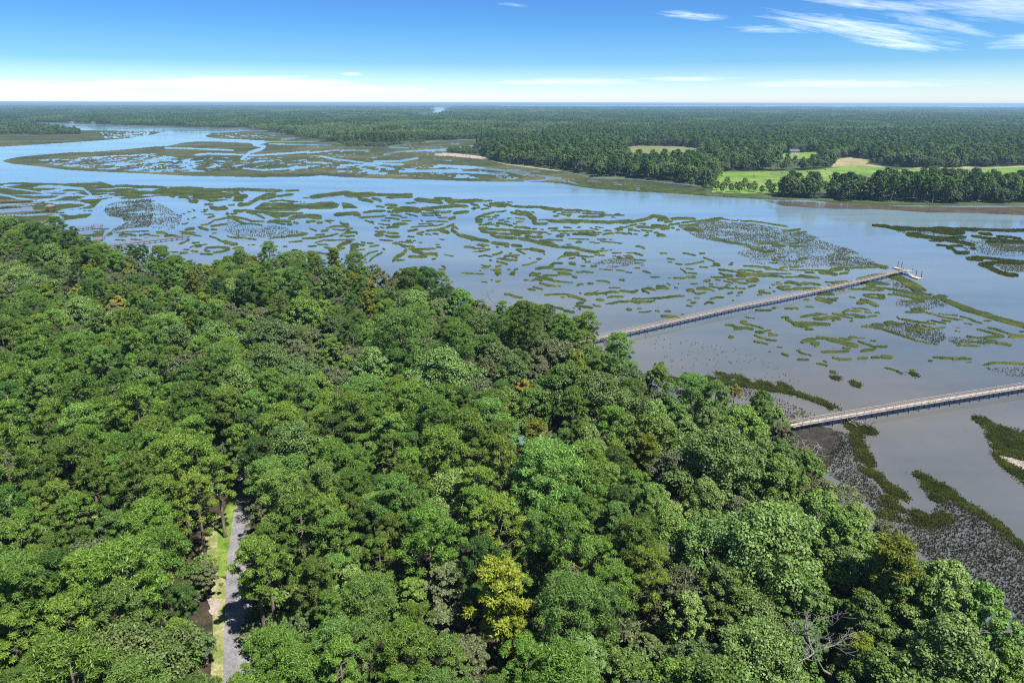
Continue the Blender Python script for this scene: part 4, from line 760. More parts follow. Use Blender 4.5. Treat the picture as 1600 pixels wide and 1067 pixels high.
def trunk_mesh(kind, rng, h, R, P, mat):
    m = MB(); tr = .020*h*(.9 if kind.startswith('pine') else .85); top = h*(.93 if kind.startswith('pine') or kind in ('cypress', 'cedar') else .62)
    lean = rng.uniform(-.02, .02, 2)*h
    pts = [(lean[0]*t*t, lean[1]*t*t, top*t-(.3 if t == 0 else 0)) for t in (0, .06, .3, .6, .85, 1)]
    m.tube(pts, [tr*1.5, tr, tr*.86, tr*.62, tr*.35, tr*.12], 8)
    pick = rng.choice(len(P), min(len(P), 20 if kind != 'bush' else 5), replace=False)
    for i in pick:
        x, y, z = P[i]; q = math.hypot(x, y)
        z0 = min(max(z-q*(.35 if kind.startswith('pine') else .75), h*.12), top*.97); t = z0/top
        c = Vector((lean[0]*t*t, lean[1]*t*t, z0)); e = Vector((x, y, z)); mid = c.lerp(e, .55)+Vector((0, 0, -.12*q if kind.startswith('pine') else .1*q))
        r0 = max(.05, tr*(1-t*.75)*.42); m.tube([c, mid, e], [r0, r0*.6, .03], 5, False)
    return m.mesh('trunk', mat, True)
PROTO = {}
def proto(kind, mat, n, hs, Rs, seed):
    out = []
    for i in range(n):
        rng = np.random.default_rng(seed+i*13); h = hs[0]+(hs[1]-hs[0])*i/max(1, n-1); R = Rs[0]+(Rs[1]-Rs[0])*((i*2) % n)/max(1, n-1)
        P, r = crown_points(kind, rng, h, R); mode, per, wl, ll = STYLE[kind]
        V = puff_leaves(rng, P, r, per, wl, ll, mode)
        me = mesh_np('crown', V, np.arange(len(V)).reshape(-1, 4), LEAF[mat])
        out.append((me, trunk_mesh(kind, rng, h, R, P, M['bark']), h, R))
    return out
KINDS = {  # kind: (shape, material, variants, heights, radii)
 'P': ('pine', 'pine', 4, (17.5, 21.5), (3.4, 5.8)), 'PL': ('pine', 'pinelight', 3, (18, 21.5), (3.8, 6.0)), 'PD': ('pine', 'pinedark', 3, (16, 20), (3.6, 4.8)), 'PY': ('pinesparse', 'pineolive', 2, (18, 21), (4.2, 5.0)), 'PT': ('pinetall', 'pine', 2, (22, 25), (4.0, 4.6)),
 'O': ('oak', 'oak', 3, (12, 15.5), (4.6, 6.4)), 'G': ('greyoak', 'greyoak', 3, (12, 15), (3.8, 6.4)), 'B': ('broad', 'broad', 3, (13, 17), (3.4, 5.6)), 'L': ('broad', 'light', 3, (14, 19), (4.0, 7.0)),
 'Y': ('cypress', 'yellow', 2, (17, 19), (4.2, 5.0)), 'A': ('oak', 'gold', 1, (14, 14), (3.4, 3.4)), 'R': ('oak', 'rust', 1, (14, 14), (3.6, 3.6)), 'C': ('cedar', 'cedar', 2, (9, 11), (3.0, 3.4)), 'LB': ('broad', 'broad', 2, (7, 9), (2.6, 3.2))}
for i, (k, (s, mt, n, hs, Rs)) in enumerate(KINDS.items()): PROTO[k] = proto(s, mt, n, hs, Rs, 100+i*97)
HC = {k: (np.mean(v[3])*(.80 if k[0] == 'P' else .72)) for k, v in KINDS.items()}
# trees read off the photo: "kind x y width" (crown centre and width in photo pixels)
KEY = """PL 854 741 120;P 918 764 80;P 746 775 66;PY 780 815 95;PT 884 852 88;PD 888 796 66;P 641 741 58;PL 618 781 85;P 645 805 64;PD 584 815 70;P 672 838 100;P 550 771 80;PY 594 876 72;B 645 930 62;Y 780 925 108;Y 808 1000 66;G 702 906 84;G 692 968 72;G 732 1024 84;P 932 882 64;PL 962 828 64;PY 1016 889 84;PL 1019 788 66;L 1050 812 66;L 911 1034 96;PL 564 1013 84;L 550 925 74;L 1056 1040 66;B 834 1024 60;O 1012 1014 66
P 216 763 74;P 248 775 90;PY 308 785 76;P 115 812 66;PD 179 804 66;P 236 834 92;P 253 871 100;P 44 827 66;P 30 850 72;L 17 800 62;P 142 911 112;P 67 897 92;PL 189 971 102;P 111 988 92;P 34 944 92;P 20 996 82;O 270 1040 66;G 318 898 50;O 300 1006 66;PL 440 787 86;P 442 761 64;P 430 854 86;P 470 820 74;P 420 899 78;PL 502 776 82;P 508 819 70;P 528 850 72;P 492 917 74;O 476 979 86;PL 527 900 64;PL 523 1013 92;L 452 1032 66;P 380 1100 80;P 338 744 62;G 352 708 48;P 374 692 46;P 400 884 78;PD 326 726 50
L 1202 849 168;L 1121 860 130;B 1215 753 88;G 1296 777 104;B 1320 843 92;G 1384 834 56;Y 1391 890 112;B 1397 915 100;L 1472 938 112;B 1532 964 98;L 1482 1026 140;Y 1340 1033 74;B 1347 972 88;B 1249 1006 82;O 1094 1040 112;L 1588 1026 70;L 1124 706 132;PL 1080 616 74;PL 1118 628 54;C 1190 631 42;LB 1212 651 52;G 1168 652 40;G 1222 677 46;LB 1240 726 48;B 1218 729 62;L 1020 662 74;G 1184 684 34;G 1228 694 36;A 1148 612 22;G 1255 712 30
PD 641 441 44;PD 672 442 44;B 719 475 52;G 753 486 44;B 830 492 52;O 878 506 48;PT 918 512 38;G 867 554 82;PL 965 553 58;O 979 590 82;B 1029 597 48;L 800 580 58;B 763 542 62;PL 625 522 92;L 581 573 64;PL 570 623 90;P 641 638 82;L 692 583 112;G 732 611 92;B 884 603 92;L 935 620 112;B 834 637 72;PL 763 658 72;P 689 702 92;P 732 685 82;Y 838 696 60;PL 880 697 46;L 918 702 72;B 1019 678 92;Y 1009 715 58;P 550 648 82;P 587 657 62;L 800 705 52
P 57 563 82;P 20 611 64;G 135 566 64;A 118 583 30;P 297 631 82;PY 216 638 82;L 337 532 82;O 422 519 100;L 422 566 82;B 472 488 64;O 520 505 54;L 371 607 66;PL 462 617 64;PL 479 628 50;P 422 604 62;L 456 702 102;O 398 716 72;P 304 692 64;P 277 716 100;P 189 743 64;P 118 719 92;P 209 739 86;G 47 732 66;PD 17 638 60;P 84 658 72;P 162 655 64;P 128 624 82;R 230 463 34;G 290 570 92;A 186 475 36;G 101 522 64;PD 225 398 26;PD 207 396 24;PD 75 372 40;PD 110 378 36;B 15 352 34;PD 55 366 40;R 478 430 24;PD 462 405 26;R 175 470 26;A 262 468 26;O 350 420 40;O 310 424 44;O 380 415 40;B 285 432 36"""
near = []                       # x, y, kind, scale, rot
for it in KEY.replace('\n', ';').split(';'):
    k, px, py, wpx = it.split(); px, py, wpx = float(px), float(py), float(wpx)
    x, y = ground(px, py, HC[k]); d = project(x, y, HC[k])[2]; Rw = wpx/2*d/FPX
    v = min(range(len(PROTO[k])), key=lambda q: abs(PROTO[k][q][3]-Rw)); s = float(np.clip(Rw/PROTO[k][v][3], .62, 1.3))
    x, y = ground(px, py, PROTO[k][v][2]*s*.78)               # crown height follows the tree picked
    near.append([float(x), float(y), k, s, 1, v])
LANDP = [(float(x), float(y)) for x, y in LAND]
def clear_of_gaps(x, y, k, s):
    """keep the strip of road and lawn, and the roof, in sight from above"""
    h = HC[k]*s; R = KINDS[k][4][1]*s
    for hz_ in (h*.55, h, h*1.2):
        px, py, f = project(x, y, hz_); rp = R*FPX/f*.72
        for G in GAPS+[[(934,524),(990,512),(992,520),(936,532)], [(828,675),(850,673),(856,683),(832,685)]]:
            if inpoly([px], [py], G)[0]: return False
            gx_ = np.array([g[0] for g in G]); gy_ = np.array([g[1] for g in G])
            for (a, b), (c, d) in zip(G, G[1:]+G[:1]):
                q = max((c-a)**2+(d-b)**2, 1e-6); t = min(1, max(0, ((px-a)*(c-a)+(py-b)*(d-b))/q))
                if math.hypot(px-a-t*(c-a), py-b-t*(d-b)) < rp: return False
    return True
random.seed(11)
cell = {}
def put(x, y, r): cell.setdefault((int(x//8), int(y//8)), []).append((x, y, r))
def free(x, y, r):
    i, j = int(x//8), int(y//8)
    for a in range(i-2, i+3):
        for b in range(j-2, j+3):
            for (u, v, q) in cell.get((a, b), ()):
                if (x-u)**2+(y-v)**2 < ((r+q)*.69)**2: return False
    return True
for t in near: put(t[0], t[1], PROTO[t[2]][t[5]][3]*t[3]*.95)
houses_xy = [(*ground(*p, z), 7) for p, z, *_ in HOUSES]
for hx, hy, hr in houses_xy: put(float(hx), float(hy), hr)
ex = [p[0] for p in SHORE]; ey = [p[1] for p in SHORE]
def edge_d(x, y):
    best = 1e9
    for (a, b), (c, d) in zip(SHORE, SHORE[1:]):
        q = (c-a)**2+(d-b)**2; t = min(1, max(0, ((x-a)*(c-a)+(y-b)*(d-b))/q)); best = min(best, math.hypot(x-a-t*(c-a), y-b-t*(d-b)))
    return best
ROADG = [(float(a), float(b)) for a, b in gpts([(322,1160),(336,1000),(316,850),(350,775),(374,735),(380,690),(390,690),(392,780),(392,900),(406,1160)], 1.5)]
cand = [(random.uniform(-400, 170), random.uniform(-20, 560)) for _ in range(90000)]
cx_ = np.array([c[0] for c in cand]); cy_ = np.array([c[1] for c in cand])
okc = inpoly(cx_, cy_, LANDP) & ~inpoly(cx_, cy_, ROADG)
pxx, pyy, ff = project(cx_, cy_, 16.0)
okc &= (pxx > -260) & (pxx < 1760) & (pyy < 1500)
zone = fbm(cx_/45, cy_/45, 61, 2)
for i in np.nonzero(okc)[0]:
    x, y = cand[i]; px, py = pxx[i], pyy[i]; u = random.random()
    pine_zone = (py > 600 and px < 1000 and not (px > 620 and py > 900)) or zone[i] > .62 and px < 1000
    if px > 1040 and py > 560: k = 'L' if u < .34 else 'B' if u < .66 else 'G' if u < .84 else 'O' if u < .93 else 'Y'
    elif pine_zone: k = 'P' if u < .46 else 'PL' if u < .60 else 'PD' if u < .72 else 'PY' if u < .79 else 'L' if u < .87 else 'B' if u < .92 else 'G'
    else: k = 'G' if u < .28 else 'O' if u < .54 else 'L' if u < .66 else 'B' if u < .76 else 'P' if u < .84 else 'PD' if u < .93 else 'PL' if u < .97 else ('A' if u < .98 else 'R' if u < .985 else 'Y')
    s = random.uniform(.70, 1.10); r = np.mean(KINDS[k][4])*s*.82
    e = edge_d(x, y)
    if e < 2.5: continue
    if e < 9: s *= .82
    if not free(x, y, r) or not clear_of_gaps(x, y, k, s): continue
    put(x, y, r); near.append([x, y, k, s, 0, random.randrange(len(PROTO[k]))])
# ---- the 300 that show largest stand as trees of their own, the rest as the forest
def shows(t):
    px, py, f = project(t[0], t[1], HC[t[2]]*t[3]); R = PROTO[t[2]][t[5]][3]*t[3]*FPX/f
    if px < -R*.5 or px > 1600+R*.5 or py < 0 or py > 1067+R*.6: return 0
    return R*(1.25 if t[4] else 1)
near.sort(key=shows, reverse=True)
single, mass = near[:298], near[298:]
print('TREES', len(near), 'key', len(KEY.replace('\n', ';').split(';')))
LOOK = {'P': ('pine', 'mid green round-topped pine'), 'PL': ('pine', 'bright fresh green pine'), 'PD': ('pine', 'dark green pine'), 'PY': ('pine', 'thin olive pine'), 'PT': ('pine', 'tall bare-stemmed pine'), 'O': ('oak', 'dark olive oak'), 'G': ('oak', 'grey-green oak'), 'B': ('broadleaf tree', 'bright broadleaf tree'), 'L': ('broadleaf tree', 'pale broadleaf tree'), 'Y': ('cypress', 'yellow-green cypress'), 'A': ('oak', 'golden oak'), 'R': ('oak', 'russet oak'), 'C': ('cedar', 'dense dark cedar'), 'LB': ('small tree', 'low bushy bright tree')}
NAME = {'pine': 'pine_tree', 'oak': 'oak_tree', 'broadleaf tree': 'broadleaf_tree', 'cypress': 'cypress_tree', 'cedar': 'cedar_tree', 'small tree': 'small_tree'}
def where(px, py):
    if px < 150: return 'at the left edge' if py < 900 else 'in the bottom left corner'
    if px < 345 and py > 880: return 'left of the lower road'
    if px < 345: return 'left of the grass verge'
    if px < 480 and py > 720: return 'along the right roadside'
    if px < 640 and py > 850: return 'between road and bright cypress'
    if px < 640: return 'between road and teal roof'
    if py < 660: return 'behind the teal roof' if px < 1040 else 'on the shore left of the boardwalk'
    if px < 960 and py < 780: return 'close around the teal roof'
    if px < 960 and py < 880: return 'above the bright cypress'
    if px < 960: return 'beside the bright cypress'
    if px < 1180 and py < 790: return 'inland of the boardwalk'
    if px < 1180: return 'right of the bare-stemmed pine'
    if py < 800: return 'at the foot of the boardwalk'
    if px < 1330: return 'left of the bare dead tree'
    return 'along the shore right of the dead tree'
ORD = ['leftmost', 'second from left', 'third from left', 'fourth from left', 'fifth from left', 'sixth from left', 'seventh from left', 'eighth from left', 'ninth from left', 'tenth from left', 'eleventh from left', 'twelfth from left', 'thirteenth from left', 'fourteenth from left']
NUM = ['', 'one', 'two', 'three', 'four', 'five', 'six', 'seven', 'eight', 'nine', 'ten', 'eleven', 'twelve', 'thirteen', 'fourteen']
bucket = {}
for t in single:
    px, py, f = project(t[0], t[1], HC[t[2]]*t[3]); bucket.setdefault((t[2], where(px, py)), []).append((float(px), t))
labels = {}
for (k, wh), L in bucket.items():
    L.sort(key=lambda q: q[0]); n = len(L)
    for i, (_, t) in enumerate(L):
        if n == 1: lb = f'{LOOK[k][1]} {wh}'
        elif n == 2: lb = f'{LOOK[k][1]}, {"left" if i == 0 else "right"} of two {wh}'
        else: lb = f'{LOOK[k][1]}, {"rightmost" if i == n-1 else ORD[min(i, 13)]} of {NUM[min(n, 14)]} {wh}'
        labels[id(t)] = lb
def plant(t):
    x, y, k, s, _, v = t; me, tm, h, R = PROTO[k][v]; cat, look = LOOK[k]
    r = empty(NAME[cat], (x, y, 1.25), random.uniform(0, 6.28)); r.scale = (s*random.uniform(.95, 1.05), s*random.uniform(.95, 1.05), s*random.uniform(.94, 1.06))
    tag(r, labels[id(t)], 'tree', {'pine': 'pines of the wood', 'oak': 'oaks of the wood', 'broadleaf tree': 'broadleaf trees of the wood', 'cypress': 'cypresses of the wood'}.get(cat, 'small shore trees'))
    link('trunk', tm, r); link('crown', me, r)
random.seed(3)
for t in single: plant(t)
# ---- scattered plants: points carry size, turn and variant; meshes come from source plants kept outside the scene
SRC = {}
def source(name, me_list):
    for n, me in me_list:
        o = bpy.data.objects.new(n, me); SRC.setdefault(name, []).append(o)
def joined(me, tm, nm):
    b = bpy.data.meshes.new(nm); bm = bmesh.new(); bm.from_mesh(me); k = len(bm.faces); bm.from_mesh(tm); bm.faces.ensure_lookup_table()
    for i in range(k, len(bm.faces)): bm.faces[i].material_index = 1
    bm.to_mesh(b); bm.free(); b.materials.append(me.materials[0]); b.materials.append(tm.materials[0]); return b
def scatter(name, label, pts, srcs, cat='forest'):
    """pts: (x, y, z, rot, scale, variant)"""
    A = np.asarray(pts, float); me = bpy.data.meshes.new(name); me.vertices.add(len(A)); me.vertices.foreach_set('co', A[:, :3].astype(np.float32).ravel())
    for nm, tp, col in (('turn', 'FLOAT', 3), ('size', 'FLOAT', 4), ('variant', 'INT', 5)):
        at = me.attributes.new(nm, tp, 'POINT'); at.data.foreach_set('value', A[:, col].astype(np.int32 if tp == 'INT' else np.float32))
    me.update(); o = link(name, me); tag(o, label, cat, None, 'stuff')
    g = bpy.data.node_groups.new(name+'_scatter', 'GeometryNodeTree')
    g.interface.new_socket('Geometry', in_out='INPUT', socket_type='NodeSocketGeometry'); g.interface.new_socket('Geometry', in_out='OUTPUT', socket_type='NodeSocketGeometry')
    gi = g.nodes.new('NodeGroupInput'); go = g.nodes.new('NodeGroupOutput'); ip = g.nodes.new('GeometryNodeInstanceOnPoints'); jn = g.nodes.new('GeometryNodeJoinGeometry')
    for s in reversed(srcs):
        oi = g.nodes.new('GeometryNodeObjectInfo'); oi.inputs['Object'].default_value = s
        ti = g.nodes.new('GeometryNodeGeometryToInstance'); g.links.new(oi.outputs['Geometry'], ti.inputs[0]); g.links.new(ti.outputs[0], jn.inputs[0])
    def attr(n, tp):
        a = g.nodes.new('GeometryNodeInputNamedAttribute'); a.data_type = tp; a.inputs['Name'].default_value = n; return a.outputs['Attribute']
    cb = g.nodes.new('ShaderNodeCombineXYZ'); g.links.new(attr('turn', 'FLOAT'), cb.inputs[2])
    g.links.new(gi.outputs[0], ip.inputs['Points']); g.links.new(jn.outputs[0], ip.inputs['Instance']); ip.inputs['Pick Instance'].default_value = True
    g.links.new(attr('variant', 'INT'), ip.inputs['Instance Index']); g.links.new(cb.outputs[0], ip.inputs['Rotation']); g.links.new(attr('size', 'FLOAT'), ip.inputs['Scale'])
    g.links.new(ip.outputs[0], go.inputs[0]); md = o.modifiers.new('scatter', 'NODES'); md.node_group = g; return o
srcs, base = [], {}
for k in KINDS:
    base[k] = len(srcs)
    for me, tm, h, R in PROTO[k]: srcs.append(bpy.data.objects.new('source_tree', joined(me, tm, 'tree_'+k)))
pts = [(t[0], t[1], 1.25, random.uniform(0, 6.28), t[3], base[t[2]]+t[5]) for t in mass]
scatter('forest', 'dense mixed wood of pines and oaks behind the nearest trees, up to the marsh', pts, srcs)
# undergrowth between the trunks
bsrc = []
for i, mt in enumerate(('oak', 'broad', 'greyoak', 'light')):
    rng = np.random.default_rng(900+i); P, r = crown_points('bush', rng, 3.2, 2.2); V = puff_leaves(rng, P, r, 60, .16, .25, 'leaf')
    bsrc.append(bpy.data.objects.new('source_bush', mesh_np('bush', V, np.arange(len(V)).reshape(-1, 4), LEAF[mt])))
bp = []
for i in np.nonzero(okc)[0][::2]:
    x, y = cand[i]; e = edge_d(x, y)
    if e < .5 or e > 60 and random.random() < .5: continue
    if not clear_of_gaps(x, y, 'C', .22): continue
    bp.append((x, y, 1.2, random.uniform(0, 6.28), random.uniform(.5, 1.25), random.randrange(4)))
scatter('undergrowth', 'low shrubs filling the shade between the trunks of the wood', bp, bsrc, 'undergrowth')
# ---- dead trees, driftwood
def deadtree(name, label, pix, zc, h, seed, fallen=False, wood='greybark'):
    rng = random.Random(seed); x, y = ground(*pix, zc); m = MB()
    def limb(p, d, l, r, lev):
        pts_, rr = [p], [r]
        for i in range(4):
            d = (d+Vector((rng.gauss(0, .22), rng.gauss(0, .22), rng.gauss(.02, .16)))).normalized(); p = p+d*l/4; pts_.append(p); rr.append(max(.018, r*(1-.2*(i+1))))
        m.tube(pts_, rr, 6)
        if lev:
            for i in range((4, 6, 5, 7)[lev]):
                q = pts_[rng.randint(1, 4)]; e = (d+Vector((rng.gauss(0, .9), rng.gauss(0, .9), rng.gauss(.15, .5)))).normalized(); limb(q, e, l*rng.uniform(.28, .5), r*.42, lev-1)
    if fallen:
        for i in range(9): a = rng.uniform(0, 6.28); limb(Vector((rng.gauss(0, h*.35), rng.gauss(0, h*.25), .35)), Vector((math.cos(a), math.sin(a), rng.uniform(.05, .35))), h*rng.uniform(.4, .8), .15, 1)
    else: limb(Vector((0, 0, 0)), Vector((0, 0, 1)), h, .24, 3)
    r_ = empty(name, (x, y, .3 if fallen else 1.3)); tag(r_, label, 'driftwood' if fallen else 'dead tree'); m.build('branches' if fallen else 'trunk', M[wood], r_)
deadtree('dead_tree', 'bleached leafless tree between green crowns near the right shore', (1330,992), 12, 17, 5)
deadtree('dead_tree', 'thin bare grey snag at the water edge beside the dark cedar', (1140,668), 6, 9, 8)
deadtree('dead_tree', 'dead stick rising above the treetops by the long dock foot', (803,480), 13, 13, 12, False, 'bark')
deadtree('driftwood', 'tangle of bleached fallen branches on the mud below the boardwalk', (1272,706), .5, 7, 21, True)
deadtree('driftwood', 'pale fallen limbs in the grass right under the boardwalk', (1338,664), .5, 4, 25, True)
# ================= woods across the river =================
fk = ['O', 'G', 'P', 'PD', 'B', 'L']
def lowtree(shape, mat, seed, h, R, per, wl, ll):
    rng = np.random.default_rng(seed); P, r = crown_points(shape, rng, h, R); V = puff_leaves(rng, P, r*1.12, per, wl, ll, 'leaf')
    tm = trunk_mesh(shape, rng, h, R, P[:8], M['bark']); return V, tm
lsrc = []
LOWV = []
for i, (sh, mt, h, R) in enumerate([('oak', 'oak', 13, 6.5), ('oak', 'greyoak', 12, 6), ('pine', 'pinedark', 18, 4.2), ('broad', 'oak', 15, 4.8), ('broad', 'broad', 15, 4.6), ('oak', 'oak', 15, 7.5), ('pine', 'pinedark', 19, 4.6), ('broad', 'oak', 14, 4.6)]):
    V, tm = lowtree(sh, mt, 300+i, h, R, 16, .40, .55); LOWV.append((V, LEAF[mt]))
    me = mesh_np('crown', V, np.arange(len(V)).reshape(-1, 4), LEAF[mt]); lsrc.append(bpy.data.objects.new('source_far_tree', joined(me, tm, 'far_tree')))
def fill(poly_px, spacing, dmax=None, excl=(), z=1.0, seed=1):
    """jittered grid of tree positions inside an outline"""
    g = gpts(poly_px, z); xs = [p[0] for p in g]; ys = [p[1] for p in g]; rng = np.random.default_rng(seed)
    a = np.arange(min(xs), max(xs), spacing); b = np.arange(min(ys), max(ys), spacing); X, Y = np.meshgrid(a, b); X = X.ravel(); Y = Y.ravel()
    X = X+rng.uniform(-.5, .5, len(X))*spacing; Y = Y+rng.uniform(-.5, .5, len(Y))*spacing
    k = inpoly(X, Y, g)
    for e in excl: k &= ~inpoly(X, Y, gpts(e, z))
    return X[k], Y[k]
def grown(P, k=1.3): cx0 = sum(p[0] for p in P)/len(P); cy0 = sum(p[1] for p in P)/len(P); return [(cx0+(p[0]-cx0)*k, cy0+(p[1]-cy0)*k) for p in P]
BIGLAKES = [grown(L) for L in LAKES]
BANKWOOD = [(1216,309.5),(1216,303),(1245,301),(1262,303),(1290,304),(1330,302),(1360,303),(1380,299),(1420,297),(1500,298),(1560,300),(1640,302),(1760,302),(1760,318),(1600,317),(1500,318.5),(1400,316),(1300,311)]
POINTWOOD = [(746,235),(790,226),(860,219),(1000,215),(1250,214),(1700,212),(1700,257),(1600,259),(1520,262),(1450,263),(1400,262),(1362,251),(1330,245),(1305,248),(1298,262),(1268,266),(1200,267),(1126,268),(1120,290),(1080,287),(1050,283.5),(980,276.5),(930,275.5),(900,268),(860,262.5),(830,258.5),(790,254.5),(767,249)]
LONE = [(1120,297),(1135,294),(1150,297),(1163,296),(1142,300),(1178,300),(1190,302),(1200,298),(1205,304),(1128,301),(1170,298),(1112,294),(1155,301),(1365,256),(1374,258),(1384,258),(1391,259),(1488,263.5),(1492,264),(1080,291),(1100,296)]
rng = np.random.default_rng(77)
pts = []
for poly, gap, sd_ in ((BANKWOOD, 7.6, 1), (POINTWOOD, 8.6, 2)):
    X, Y = fill(poly, gap, seed=sd_, excl=[FIELDS[3][1], FIELDS[4][1], FIELDS[1][1], [(968,231),(1098,232),(1088,258),(1040,262),(985,258)], [(1204,246),(1282,246),(1290,262),(1204,266)], [(1340,258),(1420,262),(1440,275),(1340,270)]]+([FIELDS[0][1]] if poly is POINTWOOD else []))
    zn = fbm(X/40, Y/60, 71, 3)
    for x, y, q in zip(X, Y, zn): pts.append((x, y, 1.0, rng.uniform(0, 6.28), rng.uniform(.72, 1.12)*(.95+.35*q), rng.integers(0, 8) if q < .55 else rng.choice([2, 3, 5, 6])))
for a, b in LONE: x, y = ground(a, b, 1.0); pts.append((float(x), float(y), 1.0, rng.uniform(0, 6.28), rng.uniform(.5, .8), rng.choice([3, 4, 7])))
ISLEWOOD = [(-120,188),(0,187.5),(22,188.5),(48,196),(66,199),(100,204),(128,208),(126,210),(60,211),(0,209.5),(-120,209)]
X, Y = fill(ISLEWOOD, 11, seed=5)
for x, y in zip(X, Y): pts.append((x, y, .6, rng.uniform(0, 6.28), rng.uniform(.7, 1.0), rng.integers(0, 6)))
for a, b in ((388,200.5),(392,200.3),(396,201),(83,201.5),(90,200.6)): x, y = ground(a, b, 1); pts.append((float(x), float(y), .6, 1, .9, 5))
print('FAR TREES', len(pts))
scatter('far_forest', 'woods on the point and along the pasture across the river', pts, lsrc)
# canopy blocks of many crowns for the woods beyond, out to the horizon
def block(seed, size, step, per, wl, mixv=None):
    rng = np.random.default_rng(seed); V, mi, mats = [], [], [x[1] for x in LOWV]; mixv = mixv or list(range(len(LOWV)))
    a = np.arange(-size/2, size/2, step)
    for x in a:
        for y in a:
            k = rng.choice(mixv); v = LOWV[k][0].reshape(-1, 4, 3); n = min(len(v), per); pick = rng.choice(len(v), n, replace=False); v = v[pick]
            c = v.mean(1, keepdims=True); v = c+(v-c)*wl; s = rng.uniform(.72, 1.15); t = rng.uniform(0, 6.28); ct, st = math.cos(t), math.sin(t)
            w_ = np.stack([(v[..., 0]*ct-v[..., 1]*st)*s+x+rng.uniform(-.5, .5)*step, (v[..., 0]*st+v[..., 1]*ct)*s+y+rng.uniform(-.5, .5)*step, v[..., 2]*s], -1)
            V.append(w_.reshape(-1, 3)); mi.append(np.full(n, k))
    V = np.concatenate(V); return mesh_np('canopy', V, np.arange(len(V)).reshape(-1, 4), mats, np.concatenate(mi))
STANDS = [[2, 2, 6, 2, 0], [0, 1, 3, 5], [4, 7, 4, 3, 1], [6, 6, 2, 3], [0, 1, 2, 3, 4, 5, 6, 7]]
def stand(x, y, s): return int(np.clip(fbm(np.array([x/s]), np.array([y/s]), 83, 3)[0]*9-2, 0, 4.99))
bl = [bpy.data.objects.new('source_canopy', block(500+i, 64, 10.0, 330, 1.35, STANDS[i])) for i in range(5)]
bl2 = [bpy.data.objects.new('source_canopy', block(600+i, 200, 12.0, 60, 3.0, STANDS[i])) for i in range(5)]
MIDWOOD = [(-300,191),(35,191),(110,192),(240,197),(360,199.5),(395,198.5),(425,204.5),(455,210.5),(480,213.5),(525,221),(560,226),(610,226),(660,220.5),(740,215.5),(800,217),(860,217),(1000,213),(1250,212),(1900,210),(1900,181),(-300,181)]
X, Y = fill(MIDWOOD, 60, seed=8, excl=BIGLAKES)
pb = [(x, y, .8, rng.integers(0, 4)*PI/2+rng.uniform(-.2, .2), rng.uniform(.9, 1.15), stand(x, y, 260)) for x, y in zip(X, Y)]
scatter('far_forest', 'unbroken woods behind the upper river and the point', pb, bl)
# ragged front row so the shoreline trees stand clear
fr = []
for (a, b), (c, d) in zip(MIDWOOD[:15], MIDWOOD[1:16]):
    (x0, y0), (x1, y1) = gpts([(a, b), (c, d)], 1); n = int(math.hypot(x1-x0, y1-y0)/9)
    for i in range(n): t = (i+rng.uniform(0, 1))/n; fr.append((x0+(x1-x0)*t+rng.normal()*6, y0+(y1-y0)*t+rng.uniform(0, 30), .8, rng.uniform(0, 6.28), rng.uniform(.7, 1.15), rng.integers(0, 8)))
scatter('far_forest', 'front trees of the woods along the upper river shore', fr, lsrc)
FARWOOD = [(-300,181),(1900,181),(1900,166.4),(-300,166.4)]
X, Y = fill(FARWOOD, 190, seed=9, excl=BIGLAKES)
pb = [(x, y, .8, rng.integers(0, 4)*PI/2+rng.uniform(-.2, .2), rng.uniform(.9, 1.2), stand(x, y, 900)) for x, y in zip(X, Y) if y < YF-150]
print('BLOCKS', len(pb))
scatter('far_forest', 'hazy blue woods stretching to the horizon', pb, bl2)
# scrub in front of the woods at the head of the marsh
sb = []
for poly, gap in (([(528,222),(560,226),(600,227),(625,226),(600,229),(545,229)], 7), ([(640,224.5),(655,222.5),(668,223),(655,225)], 7), ([(698,237),(715,234),(742,235),(746,240),(720,239.5),(700,239.5)], 6)):
    X, Y = fill(poly, gap, seed=3)
    for x, y in zip(X, Y): sb.append((x, y, .6, rng.uniform(0, 6.28), rng.uniform(.35, .6), rng.choice([0, 1, 5])))
scatter('shore_scrub', 'dark scrub at the edge of the marsh before the far woods', sb, lsrc, 'scrub')
# ================= camera, sun, sky, air =================
cam = bpy.data.cameras.new('camera'); co = bpy.data.objects.new('camera', cam); COL.objects.link(co)
cam.sensor_width = 36; cam.lens = 36*FPX/1600; cam.clip_start = .5; cam.clip_end = 90000
right = Vector((1, 0, 0)); upv = Vector((0, sp, cp)); fwd = Vector((0, cp, -sp))
rx = right*cr+upv*sr; uy = upv*cr-right*sr
# image +x/+y axes as used by ray()
mat = Matrix(((right*cr+upv*sr), (upv*cr-right*sr), -fwd)).transposed().to_4x4()
mat.translation = (0, 0, H); co.matrix_world = mat
SC.camera = co
sun = bpy.data.lights.new('sun', 'SUN'); so = bpy.data.objects.new('sun', sun); COL.objects.link(so)
sun.energy = 5.0; sun.angle = math.radians(.5); sun.color = (1, .955, .88)
sd = Vector((math.sin(SUN_AZ)*math.cos(SUN_EL), math.cos(SUN_AZ)*math.cos(SUN_EL), math.sin(SUN_EL)))
so.rotation_euler = sd.to_track_quat('Z', 'Y').to_euler(); so.location = (300, 0, 600)
w = bpy.data.worlds.new('World'); SC.world = w; w.use_nodes = True
nt = w.node_tree; nt.nodes.clear()
wo = N(nt, 'OutputWorld'); bg = N(nt, 'Background'); bg.inputs['Strength'].default_value = .068
sk = N(nt, 'TexSky'); sk.sky_type = 'NISHITA'; sk.sun_disc = False
sk.sun_elevation = SUN_EL; sk.sun_rotation = SUN_AZ; sk.altitude = 0; sk.air_density = 1.0; sk.dust_density = .25; sk.ozone_density = 3.0
tc = N(nt, 'TexCoord').outputs['Generated']
